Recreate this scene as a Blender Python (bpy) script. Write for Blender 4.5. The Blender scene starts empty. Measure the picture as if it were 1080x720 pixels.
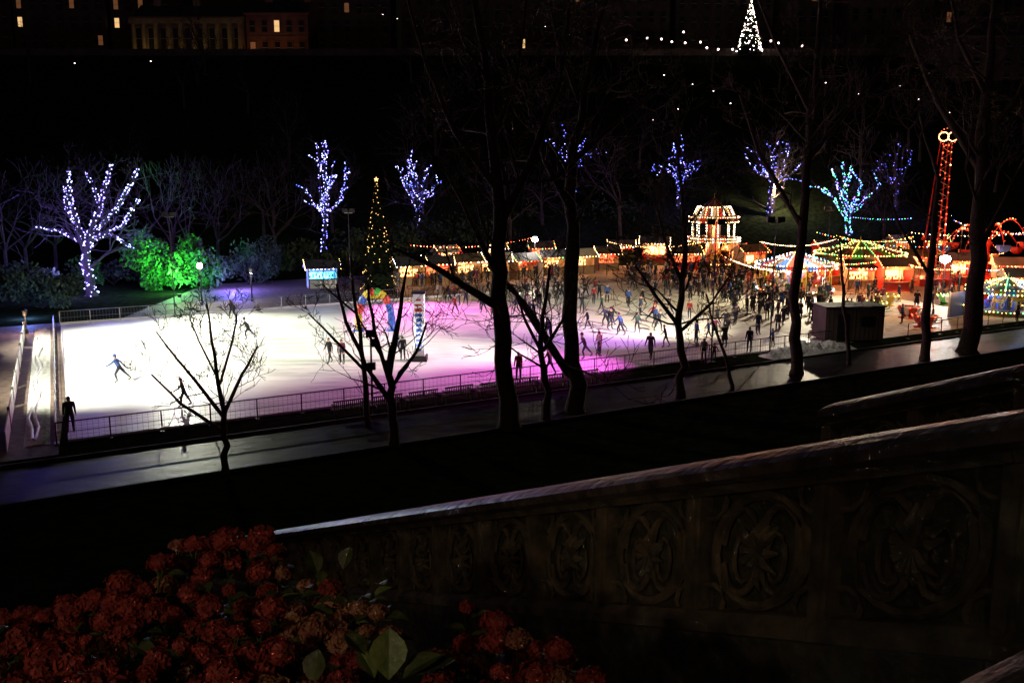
import bpy, math, random
from mathutils import Vector, Matrix, noise
rnd = random.Random(7)
scene = bpy.context.scene
# ------------------------------------------------------------ image pixel coordinates cast through the camera to scene positions, terrain
H = 12.8
PIT = math.radians(10.2)
CP, SP = math.cos(PIT), math.sin(PIT)
EYE = Vector((0, 0, H))
def sight(px, py):
    dx = (px-540)/1000; dy = (360-py)/1000
    return Vector((dx, CP+dy*SP, -SP+dy*CP))
def D(px, py, t): return EYE + sight(px, py)*t
def G(px, py, z=0.0):
    d = sight(px, py); return EYE + d*((z-H)/d.z)
NL, NR, FL = G(72, 466), G(872, 363), G(64, 344)
def RP(a, b, z=0.0):
    p = NL+(NR-NL)*a+(FL-NL)*b; return Vector((p.x, p.y, z))
U = (NR-NL).normalized(); N = Vector((U.y, -U.x, 0))
def sdist(x, y): return (x-NL.x)*N.x+(y-NL.y)*N.y
def smooth(t):
    t = max(0, min(1, t)); return t*t*(3-2*t)
def terrain(x, y):
    s = sdist(x, y); z = 0
    if s > 9:
        k = (s-9)/35
        z = 9.0*min(k, 1)**2.2 if k < 1 else 9.0+min(1, (s-44)/5)*0.9
        if s < 44: z += noise.noise(Vector((x*.35, y*.35, 3)))*.12*smooth((s-9)/4)
    if y > 130:
        z += 38*smooth((y-130)/90)*0.55+38*0.45*max(0, min(1, (y-130)/85))
        if y < 212: z += noise.noise(Vector((x*.05, y*.05, 0)))*1.6*smooth((y-130)/20)
    return z
def S(px, py):
    d = sight(px, py); t = 8.0
    while t < 400:
        p = EYE+d*t
        if p.z <= terrain(p.x, p.y): return Vector((p.x, p.y, terrain(p.x, p.y)))
        t += 0.25
    return EYE+d*230
# ------------------------------------------------------------ materials
def new_mat(name):
    m = bpy.data.materials.new(name); m.use_nodes = True
    nt = m.node_tree; b = nt.nodes['Principled BSDF']; return m, nt, b
def mat(name, col, rough=0.7, var=0.35, scale=3.0, bump=0.0, metal=0.0, col2=None, spec=.5):
    m, nt, b = new_mat(name)
    tc = nt.nodes.new('ShaderNodeTexCoord')
    nz = nt.nodes.new('ShaderNodeTexNoise'); nz.inputs['Scale'].default_value = scale; nz.inputs['Detail'].default_value = 6
    nt.links.new(tc.outputs['Object'], nz.inputs['Vector'])
    r = nt.nodes.new('ShaderNodeValToRGB')
    c2 = col2 or tuple(c*(1-var) for c in col)
    r.color_ramp.elements[0].position = 0.35; r.color_ramp.elements[1].position = 0.68
    r.color_ramp.elements[0].color = (*c2, 1); r.color_ramp.elements[1].color = (*col, 1)
    nt.links.new(nz.outputs['Fac'], r.inputs['Fac']); nt.links.new(r.outputs['Color'], b.inputs['Base Color'])
    b.inputs['Roughness'].default_value = rough; b.inputs['Metallic'].default_value = metal; b.inputs['Specular IOR Level'].default_value = spec
    if bump:
        bp = nt.nodes.new('ShaderNodeBump'); bp.inputs['Strength'].default_value = bump; bp.inputs['Distance'].default_value = 0.05
        nt.links.new(nz.outputs['Fac'], bp.inputs['Height']); nt.links.new(bp.outputs['Normal'], b.inputs['Normal'])
    return m
def glow(name, col, st, samp=False):
    m, nt, b = new_mat(name)
    b.inputs['Base Color'].default_value = (*[c*.5 for c in col], 1)
    b.inputs['Emission Color'].default_value = (*col, 1); b.inputs['Emission Strength'].default_value = st
    m.cycles.emission_sampling = 'FRONT' if samp else 'NONE'
    return m
M = {}
M['bark'] = mat('bark', (.085, .06, .045), .95, .5, 6, .8, spec=.1)
M['bark_far'] = mat('bark_far', (.07, .055, .05), .9, .5, 3, spec=.1)
M['grass'] = mat('grass', (.018, .025, .012), 1, .5, 1.5, .9, col2=(.007, .009, .004), spec=.0)
M['path'] = mat('wet_asphalt', (.017, .016, .016), .45, .7, .8, .9, col2=(.007, .0065, .0065), spec=.2)
M['kerb'] = mat('kerb_stone', (.06, .055, .05), .85, .5, 4, .3, spec=.2)
M['paving'] = mat('paving', (.2, .14, .11), .7, .5, 2, .3, spec=.3)
M['paving2'] = mat('pale_paving', (.66, .60, .48), .6, .35, 1.1, .3, spec=.3)  # paler paving tone for the crowd area beside the rink
M['stone'] = mat('carved_stone', (.24, .19, .12), .75, .6, 5, .7, col2=(.07, .065, .04))
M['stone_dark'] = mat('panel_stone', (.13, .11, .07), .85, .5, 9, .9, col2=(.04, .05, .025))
M['coping'] = mat('worn_coping', (.20, .15, .12), .38, .6, 7, .8, col2=(.07, .055, .045))
M['sand'] = mat('sandstone', (.36, .28, .17), .85, .4, .6, .2)
M['brickred'] = mat('red_stone', (.3, .15, .1), .85, .35, .6, .2)
M['tene'] = mat('sooty_stone', (.13, .105, .09), .9, .4, .5, .2, spec=.1)
M['slate'] = mat('slate_roof', (.06, .06, .07), .7, .4, 2, spec=.2)
M['pane'] = mat('window_glass', (.02, .02, .03), .3, .2, 1)
M['steel'] = mat('galvanised_steel', (.42, .42, .42), .4, .3, 8, 0, .8)
M['blackm'] = mat('black_metal', (.02, .02, .022), .5, .3, 5, spec=.3)
M['white'] = mat('white_panel', (.75, .75, .72), .5, .25, 1.2)
M['snow'] = mat('scraped_ice', (.7, .7, .66), .85, .5, 5, 1.0)
M['wood'] = mat('weathered_wood', (.14, .095, .055), .75, .5, 6, .4)
M['woodl'] = mat('plywood', (.42, .28, .16), .7, .3, 3, .2)
M['canvas'] = mat('canvas', (.5, .43, .32), .8, .3, .8)
M['red'] = mat('red_paint', (.5, .03, .02), .4, .3, 3)
M['yellow'] = mat('yellow_paint', (.6, .42, .03), .4, .3, 3)
M['blue'] = mat('blue_paint', (.03, .09, .45), .4, .3, 3)
M['green'] = mat('green_paint', (.05, .35, .05), .4, .3, 3)
M['leaf'] = mat('evergreen_leaf', (.07, .11, .05), .7, .85, .7, spec=.15)
M['needle'] = mat('fir_needles', (.025, .045, .02), .8, .5, 3, spec=.1)
M['leaf2'] = mat('hydrangea_leaf', (.10, .13, .035), .55, .6, 14, .3)
M['leaf3'] = mat('pale_leaf', (.24, .30, .08), .5, .5, 20, .3, col2=(.12, .18, .05))
M['petal'] = mat('red_petal', (.40, .05, .03), .7, .7, 22, .2, col2=(.14, .012, .012))
M['petal2'] = mat('faded_petal', (.42, .22, .11), .7, .6, 22, .2, col2=(.22, .05, .03))
M['skin'] = mat('skin', (.5, .3, .22), .6, .1, 5)
M['hair'] = mat('hair', (.05, .03, .02), .7, .4, 9)
M['soil'] = mat('soil', (.03, .022, .015), .95, .5, 6, .8)
for nm, c, st in [('b_white', (1, .9, .72), 22), ('b_warm', (1, .5, .16), 18), ('b_yel', (1, .75, .12), 14), ('b_red', (1, .06, .02), 13), ('b_redlo', (1, .10, .03), 6),
                  ('b_green', (.12, 1, .2), 10), ('b_blue', (.10, .14, 1), 9), ('b_cyan', (.08, .55, 1), 11), ('b_pur', (.4, .12, 1), 8), ('b_ice', (.42, .46, 1), 8), ('b_vio', (.24, .17, 1), 9),
                  ('win_lit', (1, .6, .25), .9), ('win_dim', (1, .4, .16), .10), ('shop', (1, .48, .17), 4.5), ('shopred', (1, .14, .05), 3.2), ('panelblue', (.12, .35, 1), 1.2), ('lampw', (1, .97, .85), 120), ('b_far', (1, .72, .66), 8), ('b_dim', (1, .55, .16), 4.0)]:
    M[nm] = glow(nm, c, st)
def objcol_mat():
    m, nt, b = new_mat('jacket')
    oi = nt.nodes.new('ShaderNodeObjectInfo'); tc = nt.nodes.new('ShaderNodeTexCoord'); nz = nt.nodes.new('ShaderNodeTexNoise')
    nz.inputs['Scale'].default_value = 9; nt.links.new(tc.outputs['Object'], nz.inputs['Vector'])
    mx = nt.nodes.new('ShaderNodeMix'); mx.data_type = 'RGBA'; mx.blend_type = 'MULTIPLY'; mx.inputs[0].default_value = .5
    nt.links.new(oi.outputs['Color'], mx.inputs[6]); nt.links.new(nz.outputs['Fac'], mx.inputs[7]); nt.links.new(mx.outputs[2], b.inputs['Base Color'])
    b.inputs['Roughness'].default_value = .8; b.inputs['Specular IOR Level'].default_value = .2
    return m
M['jacket'] = objcol_mat()
M['trouser'] = mat('trousers', (.03, .033, .05), .85, .5, 4, spec=.2)
M['boot'] = mat('skate_boot', (.05, .05, .05), .5, .3, 4)
def ice_mat():
    m, nt, b = new_mat('rink_ice')
    tc = nt.nodes.new('ShaderNodeTexCoord'); mp = nt.nodes.new('ShaderNodeMapping'); mp.inputs['Rotation'].default_value = (0, 0, .6)
    mp.inputs['Scale'].default_value = (.25, 1.6, 1)
    nt.links.new(tc.outputs['Object'], mp.inputs['Vector'])
    n1 = nt.nodes.new('ShaderNodeTexNoise'); n1.inputs['Scale'].default_value = 1.2; n1.inputs['Detail'].default_value = 8; n1.inputs['Distortion'].default_value = 1.2
    nt.links.new(mp.outputs[0], n1.inputs['Vector'])
    n2 = nt.nodes.new('ShaderNodeTexNoise'); n2.inputs['Scale'].default_value = .12; nt.links.new(tc.outputs['Object'], n2.inputs['Vector'])
    ad = nt.nodes.new('ShaderNodeMath'); ad.operation = 'ADD'; nt.links.new(n1.outputs['Fac'], ad.inputs[0]); nt.links.new(n2.outputs['Fac'], ad.inputs[1])
    r = nt.nodes.new('ShaderNodeValToRGB'); r.color_ramp.elements[0].position = .7; r.color_ramp.elements[1].position = 1.2
    r.color_ramp.elements[0].color = (.5, .52, .47, 1); r.color_ramp.elements[1].color = (.82, .83, .75, 1)
    nt.links.new(ad.outputs[0], r.inputs['Fac']); nt.links.new(r.outputs['Color'], b.inputs['Base Color'])
    r2 = nt.nodes.new('ShaderNodeMapRange'); r2.inputs['To Min'].default_value = .25; r2.inputs['To Max'].default_value = .6
    nt.links.new(n1.outputs['Fac'], r2.inputs['Value']); nt.links.new(r2.outputs[0], b.inputs['Roughness'])
    return m
M['ice'] = ice_mat()
# ------------------------------------------------------------ mesh builder
class MB:
    def __init__(s): s.v = []; s.f = []; s.m = []; s.mats = []
    def mi(s, k):
        if k not in s.mats: s.mats.append(k)
        return s.mats.index(k)
    def face(s, pts, k):
        i = len(s.v); s.v += [tuple(p) for p in pts]; s.f.append(tuple(range(i, i+len(pts)))); s.m.append(s.mi(k))
    def tube(s, pts, rad, k, n=6, cap=True):
        mi = s.mi(k); base = len(s.v); pts = [Vector(p) for p in pts]
        for i, p in enumerate(pts):
            d = (pts[min(i+1, len(pts)-1)]-pts[max(i-1, 0)])
            if d.length < 1e-6: d = Vector((0, 0, 1))
            d.normalize()
            ref = Vector((0, 1, 0)) if abs(d.z) > .8 else Vector((0, 0, 1))
            a = d.cross(ref).normalized(); b = d.cross(a)
            for j in range(n):
                t = 2*math.pi*j/n; s.v.append(tuple(p+(a*math.cos(t)+b*math.sin(t))*rad[i]))
        for i in range(len(pts)-1):
            for j in range(n):
                s.f.append((base+i*n+j, base+i*n+(j+1) % n, base+(i+1)*n+(j+1) % n, base+(i+1)*n+j)); s.m.append(mi)
        if cap:
            s.f.append(tuple(base+j for j in range(n))); s.m.append(mi)
            e = base+(len(pts)-1)*n; s.f.append(tuple(e+n-1-j for j in range(n))); s.m.append(mi)
    def box(s, c, size, k, ax=None, ay=None):
        c = Vector(c); ax = Vector(ax) if ax is not None else Vector((1, 0, 0)); ay = Vector(ay) if ay is not None else Vector((-ax.y, ax.x, 0)).normalized(); az = Vector((0, 0, 1))
        mi = s.mi(k); b = len(s.v)
        for z in (-.5, .5):
            for x, y in ((-.5, -.5), (.5, -.5), (.5, .5), (-.5, .5)):
                s.v.append(tuple(c+ax*x*size[0]+ay*y*size[1]+az*z*size[2]))
        for q in ((3, 2, 1, 0), (4, 5, 6, 7), (0, 1, 5, 4), (1, 2, 6, 5), (2, 3, 7, 6), (3, 0, 4, 7)):
            s.f.append(tuple(b+i for i in q)); s.m.append(mi)
    def bulb(s, p, r, k):
        p = Vector(p); b = len(s.v); mi = s.mi(k)
        for d in ((1, 0, 0), (-1, 0, 0), (0, 1, 0), (0, -1, 0), (0, 0, 1), (0, 0, -1)): s.v.append(tuple(p+Vector(d)*r))
        for q in ((0, 2, 4), (2, 1, 4), (1, 3, 4), (3, 0, 4), (2, 0, 5), (1, 2, 5), (3, 1, 5), (0, 3, 5)):
            s.f.append(tuple(b+i for i in q)); s.m.append(mi)
    def lathe(s, c, prof, k, n=20):
        c = Vector(c); b = len(s.v); ks = k if isinstance(k, list) else [k]
        for r, z in prof:
            for j in range(n):
                t = 2*math.pi*j/n; s.v.append((c.x+r*math.cos(t), c.y+r*math.sin(t), c.z+z))
        for i in range(len(prof)-1):
            for j in range(n):
                s.f.append((b+i*n+j, b+i*n+(j+1) % n, b+(i+1)*n+(j+1) % n, b+(i+1)*n+j)); s.m.append(s.mi(ks[j % len(ks)]))
    def build(s, name, smooth_=False, origin=None):
        me = bpy.data.meshes.new(name)
        v = s.v
        if origin is not None: v = [(a-origin[0], b-origin[1], c-origin[2]) for a, b, c in v]
        me.from_pydata(v, [], s.f)
        for k in s.mats: me.materials.append(M[k])
        me.polygons.foreach_set('material_index', s.m)
        if smooth_: me.polygons.foreach_set('use_smooth', [True]*len(s.f))
        me.update()
        o = bpy.data.objects.new(name, me); scene.collection.objects.link(o)
        if origin is not None: o.location = origin
        return o
def light(kind, name, loc, col, power, parent=None, aim=None, angle=60, blend=.6, r=.1):
    l = bpy.data.lights.new(name, kind); l.color = col; l.energy = power
    if kind != 'SUN': l.shadow_soft_size = r
    if kind == 'SPOT': l.spot_size = math.radians(angle); l.spot_blend = blend
    o = bpy.data.objects.new(name, l); scene.collection.objects.link(o); 
    if aim is not None: o.rotation_euler = (Vector(aim)-Vector(loc)).to_track_quat('-Z', 'Y').to_euler()
    if parent: o.parent = parent; o.location = Vector(loc)-parent.location
    else: o.location = loc
    return o
# ------------------------------------------------------------ ground
xs = [-1500, -900, -500, -300]+[-200+2.5*i for i in range(60)]+[-50+1.25*i for i in range(96)]+[70+2.5*i for i in range(80)]+[400, 700, 1500]
ys = [-400, -100, -40]+[-20+2.0*i for i in range(10)]+[1.25*i for i in range(56)]+[70+2.0*i for i in range(90)]+[300, 400, 700, 1500]
vv = []; ff = []
for y in ys:
    for x in xs: vv.append((x, y, terrain(x, y) if y > -50 else 9.9))
nx = len(xs)
for j in range(len(ys)-1):
    for i in range(nx-1): ff.append((j*nx+i, j*nx+i+1, (j+1)*nx+i+1, (j+1)*nx+i))
mb = MB(); mb.v = vv; mb.f = ff; mb.m = [mb.mi('grass')]*len(ff); mb.build('ground', True)
def P(a, s, z=0.0):
    p = NL+U*a+N*s; return Vector((p.x, p.y, z))
mb = MB()
mb.face([P(-30, 8.4, .006), P(110, 8.4, .006), P(110, 3.0, .006), P(-30, 3.0, .006)], 'path')
for s in (2.9, 8.5):
    mb.box(P(40, s, .05), (140, .15, .12), 'kerb', U)
mb.build('footpath')
mb = MB()
mb.face([P(78, 2.6, .008), P(130, 2.6, .008), P(130, -62, .008), P(20, -62, .008), P(8, -40, .008), P(78, -40, .008)], 'paving')
mb.face([RP(1.002, -.01, .02), P(77.9, .6, .02), P(77.9, -39.9, .02), RP(1.002, 1.06, .02)], 'paving2')
mb.face([P(-8, 2.0, .004), P(-.6, 2.0, .004), P(4.2, -40, .004), P(-8, -40, .004)], 'paving')
mb.build('market_pavement')
mb = MB()
a, b, c, d = RP(0, 0), RP(1, 0), RP(1, 1), RP(0, 1)
mb.face([p+Vector((0, 0, .12)) for p in (a, b, c, d)], 'ice')
q = [a, b, c, d]
for i in range(4): mb.face([q[i], q[(i+1) % 4], q[(i+1) % 4]+Vector((0, 0, .12)), q[i]+Vector((0, 0, .12))], 'white')
mb.build('ice_rink')
# ------------------------------------------------------------ fences
def rail_fence(name, p, q, h=1.1, step=2.4, k='steel', board=0.22, mesh=True):
    mb = MB(); L = (q-p).length; d = (q-p)/L; n = max(1, round(L/step)); up = Vector((0, 0, 1))
    for i in range(n+1):
        c = p+d*(L*i/n); mb.tube([c, c+up*(h+.02)], [.035, .035], k, 6)
        mb.box(c+up*.03, (.22, .22, .05), k, d)
    for hh, r in ((h, .035), (h*.55, .016)): mb.tube([p+up*hh, q+up*hh], [r, r], k, 6)
    if board: mb.box((p+q)/2+up*(board/2+.05), (L, .04, board), 'white', d)
    if mesh:
        m = int(L/.25)
        for i in range(m):
            c = p+d*(L*(i+.5)/m); mb.tube([c+up*.1, c+up*h], [.006, .006], k, 3, False)
        for i in range(0, 7): mb.tube([p+up*(.1+i*.15), q+up*(.1+i*.15)], [.005, .005], k, 3, False)
    return mb.build(name)
o = N*0.35
rail_fence('rink_fence', RP(-.01, 0)+o, RP(1, 0)+o, k='blackm', board=0)
rail_fence('rink_fence', RP(0, 1)-o, RP(1, 1)-o, 1.2)
rail_fence('rink_fence', RP(0, 0)-U*.5, RP(0, 1)-U*.5, .9)
rail_fence('path_railing', P(59, 1.6), P(105, 1.6), 1.2, 2.0, 'blackm', 0, False)
mb = MB()
for i in range(7):
    c = RP(-.05, .04+i*.13); d = (FL-NL).normalized()
    mb.box(c+Vector((0, 0, .55)), (4.3, .06, 1.0), 'white', d); mb.box(c+d*2.3+Vector((0, 0, .6)), (.1, .14, 1.2), 'steel', d)
mb.build('barrier_boards')
mb = MB()
for k in range(2):
    pts = [RP(-.028-.004*k+.003*math.sin(i*1.7+k), .02+i*.06, .09+.04*abs(math.sin(i*1.3+k))) for i in range(15)]
    mb.tube(pts, [.08]*15, 'white', 8)
mb.build('coolant_pipes', True)
mb = MB()
g1, g2 = 40, 5
hts = [[.18*abs(noise.noise(Vector((i*.35, j*.8, 5))))+.02 if 0 < j < g2 else 0 for j in range(g2+1)] for i in range(g1+1)]
for i in range(g1):
    for j in range(g2):
        q = [RP(-.037+.022*jj/g2, .0+ii*1.0/g1, hts[ii][jj]+.01) for ii, jj in ((i, j), (i, j+1), (i+1, j+1), (i+1, j))]; mb.face(q, 'snow')
mb.build('swept_snow')
def hut(name, c, w, d, h, wall, roof, ax, front=None, lit=None):
    mb = MB(); c = Vector(c); ax = Vector(ax).normalized(); ay = Vector((-ax.y, ax.x, 0)); up = Vector((0, 0, 1))
    mb.box(c+ay*(d/2-.05)+up*h/2, (w, .1, h), wall, ax)
    for sgn in (-1, 1): mb.box(c+ax*sgn*(w/2-.05)+up*h/2, (.1, d-.2, h), wall, ax)
    mb.box(c-ay*(d/2-.05)+up*.5, (w-.2, .1, 1.0), wall, ax)
    mb.box(c-ay*(d/2+.1)+up*1.03, (w, .5, .06), 'wood', ax)
    mb.box(c-ay*(d/2-.05)+up*(h-.2), (w-.2, .1, .38), front or wall, ax)
    for i in range(3): mb.box(c-ax*(w/2-.05)*(i-1)-ay*(d/2+.02)+up*h/2, (.1, .1, h), 'wood', ax)
    rh = h+.9; e = .35
    A = [c+ax*sx*(w/2+e)+ay*sy*(d/2+e)+up*(h+.0) for sx, sy in ((-1, -1), (1, -1), (1, 1), (-1, 1))]
    r0, r1 = c-ax*(w/2+e)+up*rh, c+ax*(w/2+e)+up*rh
    mb.face([A[0], A[1], r1, r0], roof); mb.face([A[2], A[3], r0, r1], roof); mb.face([A[1], A[2], r1], wall); mb.face([A[3], A[0], r0], wall)
    if lit:
        mb.box(c+ay*(d/2-.16)+up*(h*.62), (w-.5, .06, h*.42), lit, ax)
        for i in range(8): mb.box(c+ax*(-w/2+.35+i*(w-.7)/7)+ay*(d/2-.35)+up*(1.15+.12*(i % 3)), (.18, .18, .25+.15*rnd.random()), ['red', 'yellow', 'white', 'green'][rnd.randrange(4)], ax)
        n = int(w/.35); bk = rnd.choice([['b_warm', 'b_white', 'b_warm', 'b_yel'], ['b_warm', 'b_red'], ['b_white', 'b_warm'], ['b_warm', 'b_green', 'b_red']])
        for i in range(n+1):
            if rnd.random() < .85: mb.bulb(A[0]+(A[1]-A[0])*i/n-ay*.05-up*.05, .055*rnd.uniform(.7, 1.5), rnd.choice(bk))
        for i in range(6):
            mb.bulb(A[0]+(r0-A[0])*i/5-ax*.03, .05, rnd.choice(bk)); mb.bulb(A[1]+(r1-A[1])*i/5+ax*.03, .05, rnd.choice(bk))
    return mb.build(name, origin=tuple(c))
hut('storage_shed', RP(-.15, .72), 5, 3, 2.2, 'woodl', 'slate', U)
hut('storage_shed', RP(-.13, .0), 3, 3, 2.4, 'tene', 'slate', U)
# ------------------------------------------------------------ trees
def grow(mb, p, d, L, r, depth, rng, k, lights=None, up=.25, mr=.011):
    n = 3; pts = [p]; rad = [r]; cur = p; dd = d.copy()
    for i in range(n):
        dd = (dd+Vector((rng.gauss(0, .2), rng.gauss(0, .2), rng.gauss(0, .16)+up*.22))).normalized()
        cur = cur+dd*L/n; pts.append(cur); rad.append(max(mr, r*(1-.45*(i+1)/n)))
    mb.tube(pts, rad, k, 5 if r > .05 else 3, False)
    if lights is not None: lights.append((pts, rad))
    if depth <= 0: return
    for c in range(rng.choice((2, 3, 3))):
        if c < 2: st = pts[-1]; rr = rad[-1]*.8
        else: st = pts[rng.choice((1, 2))]; rr = rad[1]*.55
        sp = .5 if c < 2 else .85
        nd = (dd+Vector((rng.gauss(0, sp), rng.gauss(0, sp), rng.gauss(.1, sp*.8)))).normalized()
        grow(mb, st, nd, L*rng.uniform(.62, .85), max(mr, rr), depth-1, rng, k, lights, up, mr)
def limb_tree(name, limbs, k='bark', depth=4, seed=1, dens=1.0, spawnL=30, t=None, lights=None, mr=.011, spawn=True, base=None, wob=.012):
    rng = random.Random(seed); mb = MB()
    if base is None: base = S(limbs[0][0][0], limbs[0][0][1])
    if t is None:
        v = base-EYE; t = v.dot(Vector((0, CP, -SP)))
    first = True
    for li, limb in enumerate(limbs):
        tt = t; drift = 0 if li == 0 else rng.uniform(-.02, .02)*t; pts = []; rad = []
        for i, (x, y, r) in enumerate(limb):
            if i: tt += drift*.35+(rng.gauss(0, wob*t*.25) if i > 1 else 0)
            p = D(x, y, tt); pts.append(p); rad.append(max(mr, r*t/1000))
        if first: pts[0] = base+Vector((0, 0, -.3)); pts.insert(1, base+Vector((0, 0, .3))); rad = [rad[0]*1.6, rad[0]*1.1]+rad[1:]; first = False
        P2 = [pts[0]]; R2 = [rad[0]]
        for i in range(1, len(pts)):
            for q in (.33, .66, 1):
                pp = pts[i-1].lerp(pts[i], q); 
                if q < 1 and i > 1: pp += Vector((rng.gauss(0, 1), rng.gauss(0, 1), rng.gauss(0, .5)))*rad[i]*.42
                P2.append(pp); R2.append((rad[i-1]+(rad[i]-rad[i-1])*q)*rng.uniform(.95, 1.06))
        mb.tube(P2, R2, k, 10 if R2[0] > .1 else 6, True)
        if lights is not None: lights.append((P2, R2))
        if not spawn: continue
        for i in range(1, len(P2)):
            f = i/(len(P2)-1)
            if li == 0 and f < .42: continue
            for c in range(2):
                if rng.random() > dens*(.55 if f < .9 else 1.0): continue
                a = (P2[i]-P2[i-1]).normalized()
                nd = (a*.6+Vector((rng.gauss(0, .8), rng.gauss(0, .8), rng.gauss(.15, .5)))).normalized()
                r = R2[i]*rng.uniform(.25, .45)
                L = min(3.0, max(.55, r*spawnL))*rng.uniform(.7, 1.2)
                grow(mb, P2[i], nd, L, max(mr, r), depth, rng, k, None, .25, mr)
    o = mb.build(name, True, origin=tuple(base)); return o, base
TREES = [
 [[(537,452,10),(530,380,9),(525,310,8.5),(528,240,7.5),(522,170,6),(515,90,4.5),(500,0,3),(495,-60,2)],
  [(528,325,5),(490,302,4),(450,277,2.5),(415,262,1.5)],[(527,240,5),(560,170,4),(590,90,3),(600,10,2)],[(525,200,4.5),(480,140,3),(450,70,2.2),(430,0,1.4)],[(520,150,3),(545,80,2.2),(555,0,1.5)],[(524,290,3.5),(495,230,2.5),(470,180,1.6)]],
 [[(606,435,9),(603,360,8),(602,290,7.5),(600,210,6.5),(605,150,5),(620,80,3.5),(640,0,2)],
  [(600,395,4.5),(568,345,4.2),(540,305,3.4),(515,280,2)],[(601,220,4),(575,170,3),(560,120,2),(540,60,1.2)],[(604,170,4),(650,130,2.5),(690,100,1.5)],[(612,110,3),(590,50,2),(580,0,1.3)]],
 [[(718,420,4.5),(718,370,4),(716,330,3.5),(722,280,3),(720,220,2.4),(715,160,1.5)],[(717,345,2.5),(690,310,2),(670,280,1.2)],[(717,350,2),(750,320,1.5),(770,290,1)],[(719,300,2),(700,250,1.5),(690,210,1)]],
 [[(772,412,2.2),(765,375,1.8),(752,340,1.2),(745,310,.8)]],
 [[(840,395,6),(840,340,5.5),(845,260,5),(850,180,4.5),(860,90,3.5),(865,0,2)],[(846,240,3),(800,160,2),(780,100,1.3)],[(851,170,3),(900,110,2),(940,60,1.2)],[(855,120,2.5),(820,50,1.8),(800,0,1.2)]],
 [[(1020,372,9),(1028,300,8.5),(1033,220,7.5),(1035,140,6),(1045,60,4),(1050,-20,2.5)],[(1034,180,4),(990,110,3),(960,40,2)],[(1036,150,4),(1075,100,3),(1100,40,2)],[(1030,270,3),(1060,210,2),(1085,160,1.3)],[(1040,100,3),(1010,40,2),(1000,-20,1.3)]],
 [[(975,380,4.5),(978,320,4),(985,250,3.2),(990,190,2.4),(970,120,1.5)],[(980,290,2),(950,240,1.5),(935,200,1)]],
 [[(238,500,3.6),(236,460,3.2),(237,435,2.8),(228,390,2),(222,350,1.4),(218,320,.9)],[(236,440,2.2),(205,400,1.6),(180,370,1.2),(165,350,.8)],[(237,435,2.2),(255,395,1.6),(272,365,1)],[(236,455,2),(190,425,1.5),(160,395,1)],[(232,405,1.6),(245,360,1.2),(250,330,.8)],[(230,400,1.4),(210,360,1),(200,335,.7)]],
 [[(416,472,5),(414,430,4.5),(410,395,4),(418,350,3),(424,310,2),(430,280,1)],[(413,425,3),(385,385,2.5),(365,340,2),(355,300,1.2)],[(410,400,2.5),(395,350,2),(388,300,1.2)],[(412,410,2),(440,370,1.5),(450,340,1)],[(408,385,1.6),(375,330,1.2),(340,300,.8)]],
 [[(388,450,3),(385,400,2.8),(380,350,2),(372,300,1.5),(370,270,1)],[(384,390,1.8),(345,350,1.2),(325,330,.8)]],
 [[(576,445,3.6),(574,400,3.3),(570,360,2.8),(575,320,2),(580,280,1.2)],[(573,375,2),(555,340,1.5),(545,315,1)],[(573,370,2),(595,335,1.5),(605,300,1)]],
 [[(895,385,2.2),(893,340,2),(888,290,1.5),(885,250,1)]],
]
small = {3, 7, 8, 9, 10, 11}
tb = []
for i, T in enumerate(TREES):
    _, b = limb_tree('bare_tree', T, seed=20+i, depth=3 if i in small else 4, dens=.8 if i in small else .62, spawnL=36 if i not in small else 34, mr=.012 if i in small else .017)
    tb.append(b)
def lit_tree(name, limbs, base, t, seed, col, every=.3, size=.06, sub=1, dens=.7):
    L = []
    o, b = limb_tree(name, limbs, 'bark_far', 2, seed, dens, 34, t, L, .02, True, base)
    mb = MB(); rng = random.Random(seed)
    if sub:
        L2 = []; tmp = MB()
        for pts, rad in list(L)[1:]:
            for i in range(1, len(pts)):
                if rng.random() < sub:
                    a = (pts[i]-pts[i-1]).normalized(); grow(tmp, pts[i], (a*.6+Vector((rng.gauss(0, .8), rng.gauss(0, .8), rng.gauss(.1, .5)))).normalized(), rng.uniform(1.0, 2.6), .04, 0, rng, 'bark_far', L2)
        L += L2
        if tmp.v:
            o2 = tmp.build('twigs', origin=tuple(b)); o2.parent = o; o2.location = (0, 0, 0)
    for pts, rad in L:
        for i in range(len(pts)-1):
            l = (pts[i+1]-pts[i]).length; n = l/every*(1.8 if rad[i] > .15 else 1); n = int(n)+(rng.random() < n-int(n))
            for j in range(n):
                p = pts[i].lerp(pts[i+1], rng.random()); a = rng.uniform(0, 6.28)
                p = p+Vector((math.cos(a), math.sin(a), rng.uniform(-.3, .3)))*(rad[i]+.05)
                mb.bulb(p, size*rng.uniform(.6, 1.25), rng.choice(col))
    f = mb.build('fairy_lights', origin=tuple(b)); f.parent = o; f.location = (0, 0, 0)
    return o, b
b0 = G(97, 312)
o, _ = lit_tree('fairy_light_tree', [[(97,312,5),(92,285,4.6),(90,264,4),(95,245,3)],[(92,258,3),(82,240,2.5),(75,215,2),(72,176,1)],[(93,250,3),(105,220,2.4),(110,198,1.8),(118,172,1)],
 [(96,247,2.6),(125,218,2),(146,177,1)],[(91,258,2.6),(62,243,2),(40,240,1)],[(95,254,2.4),(118,247,1.8),(140,262,1)],[(94,252,2.4),(130,238,1.8),(146,210,1)],[(80,235,1.8),(70,220,1.4),(68,196,.8)],[(106,218,1.6),(98,195,1.2),(90,182,.8)]],
 b0, None, 5, ['b_ice', 'b_ice', 'b_vio'], .15, .078, 0)
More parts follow.
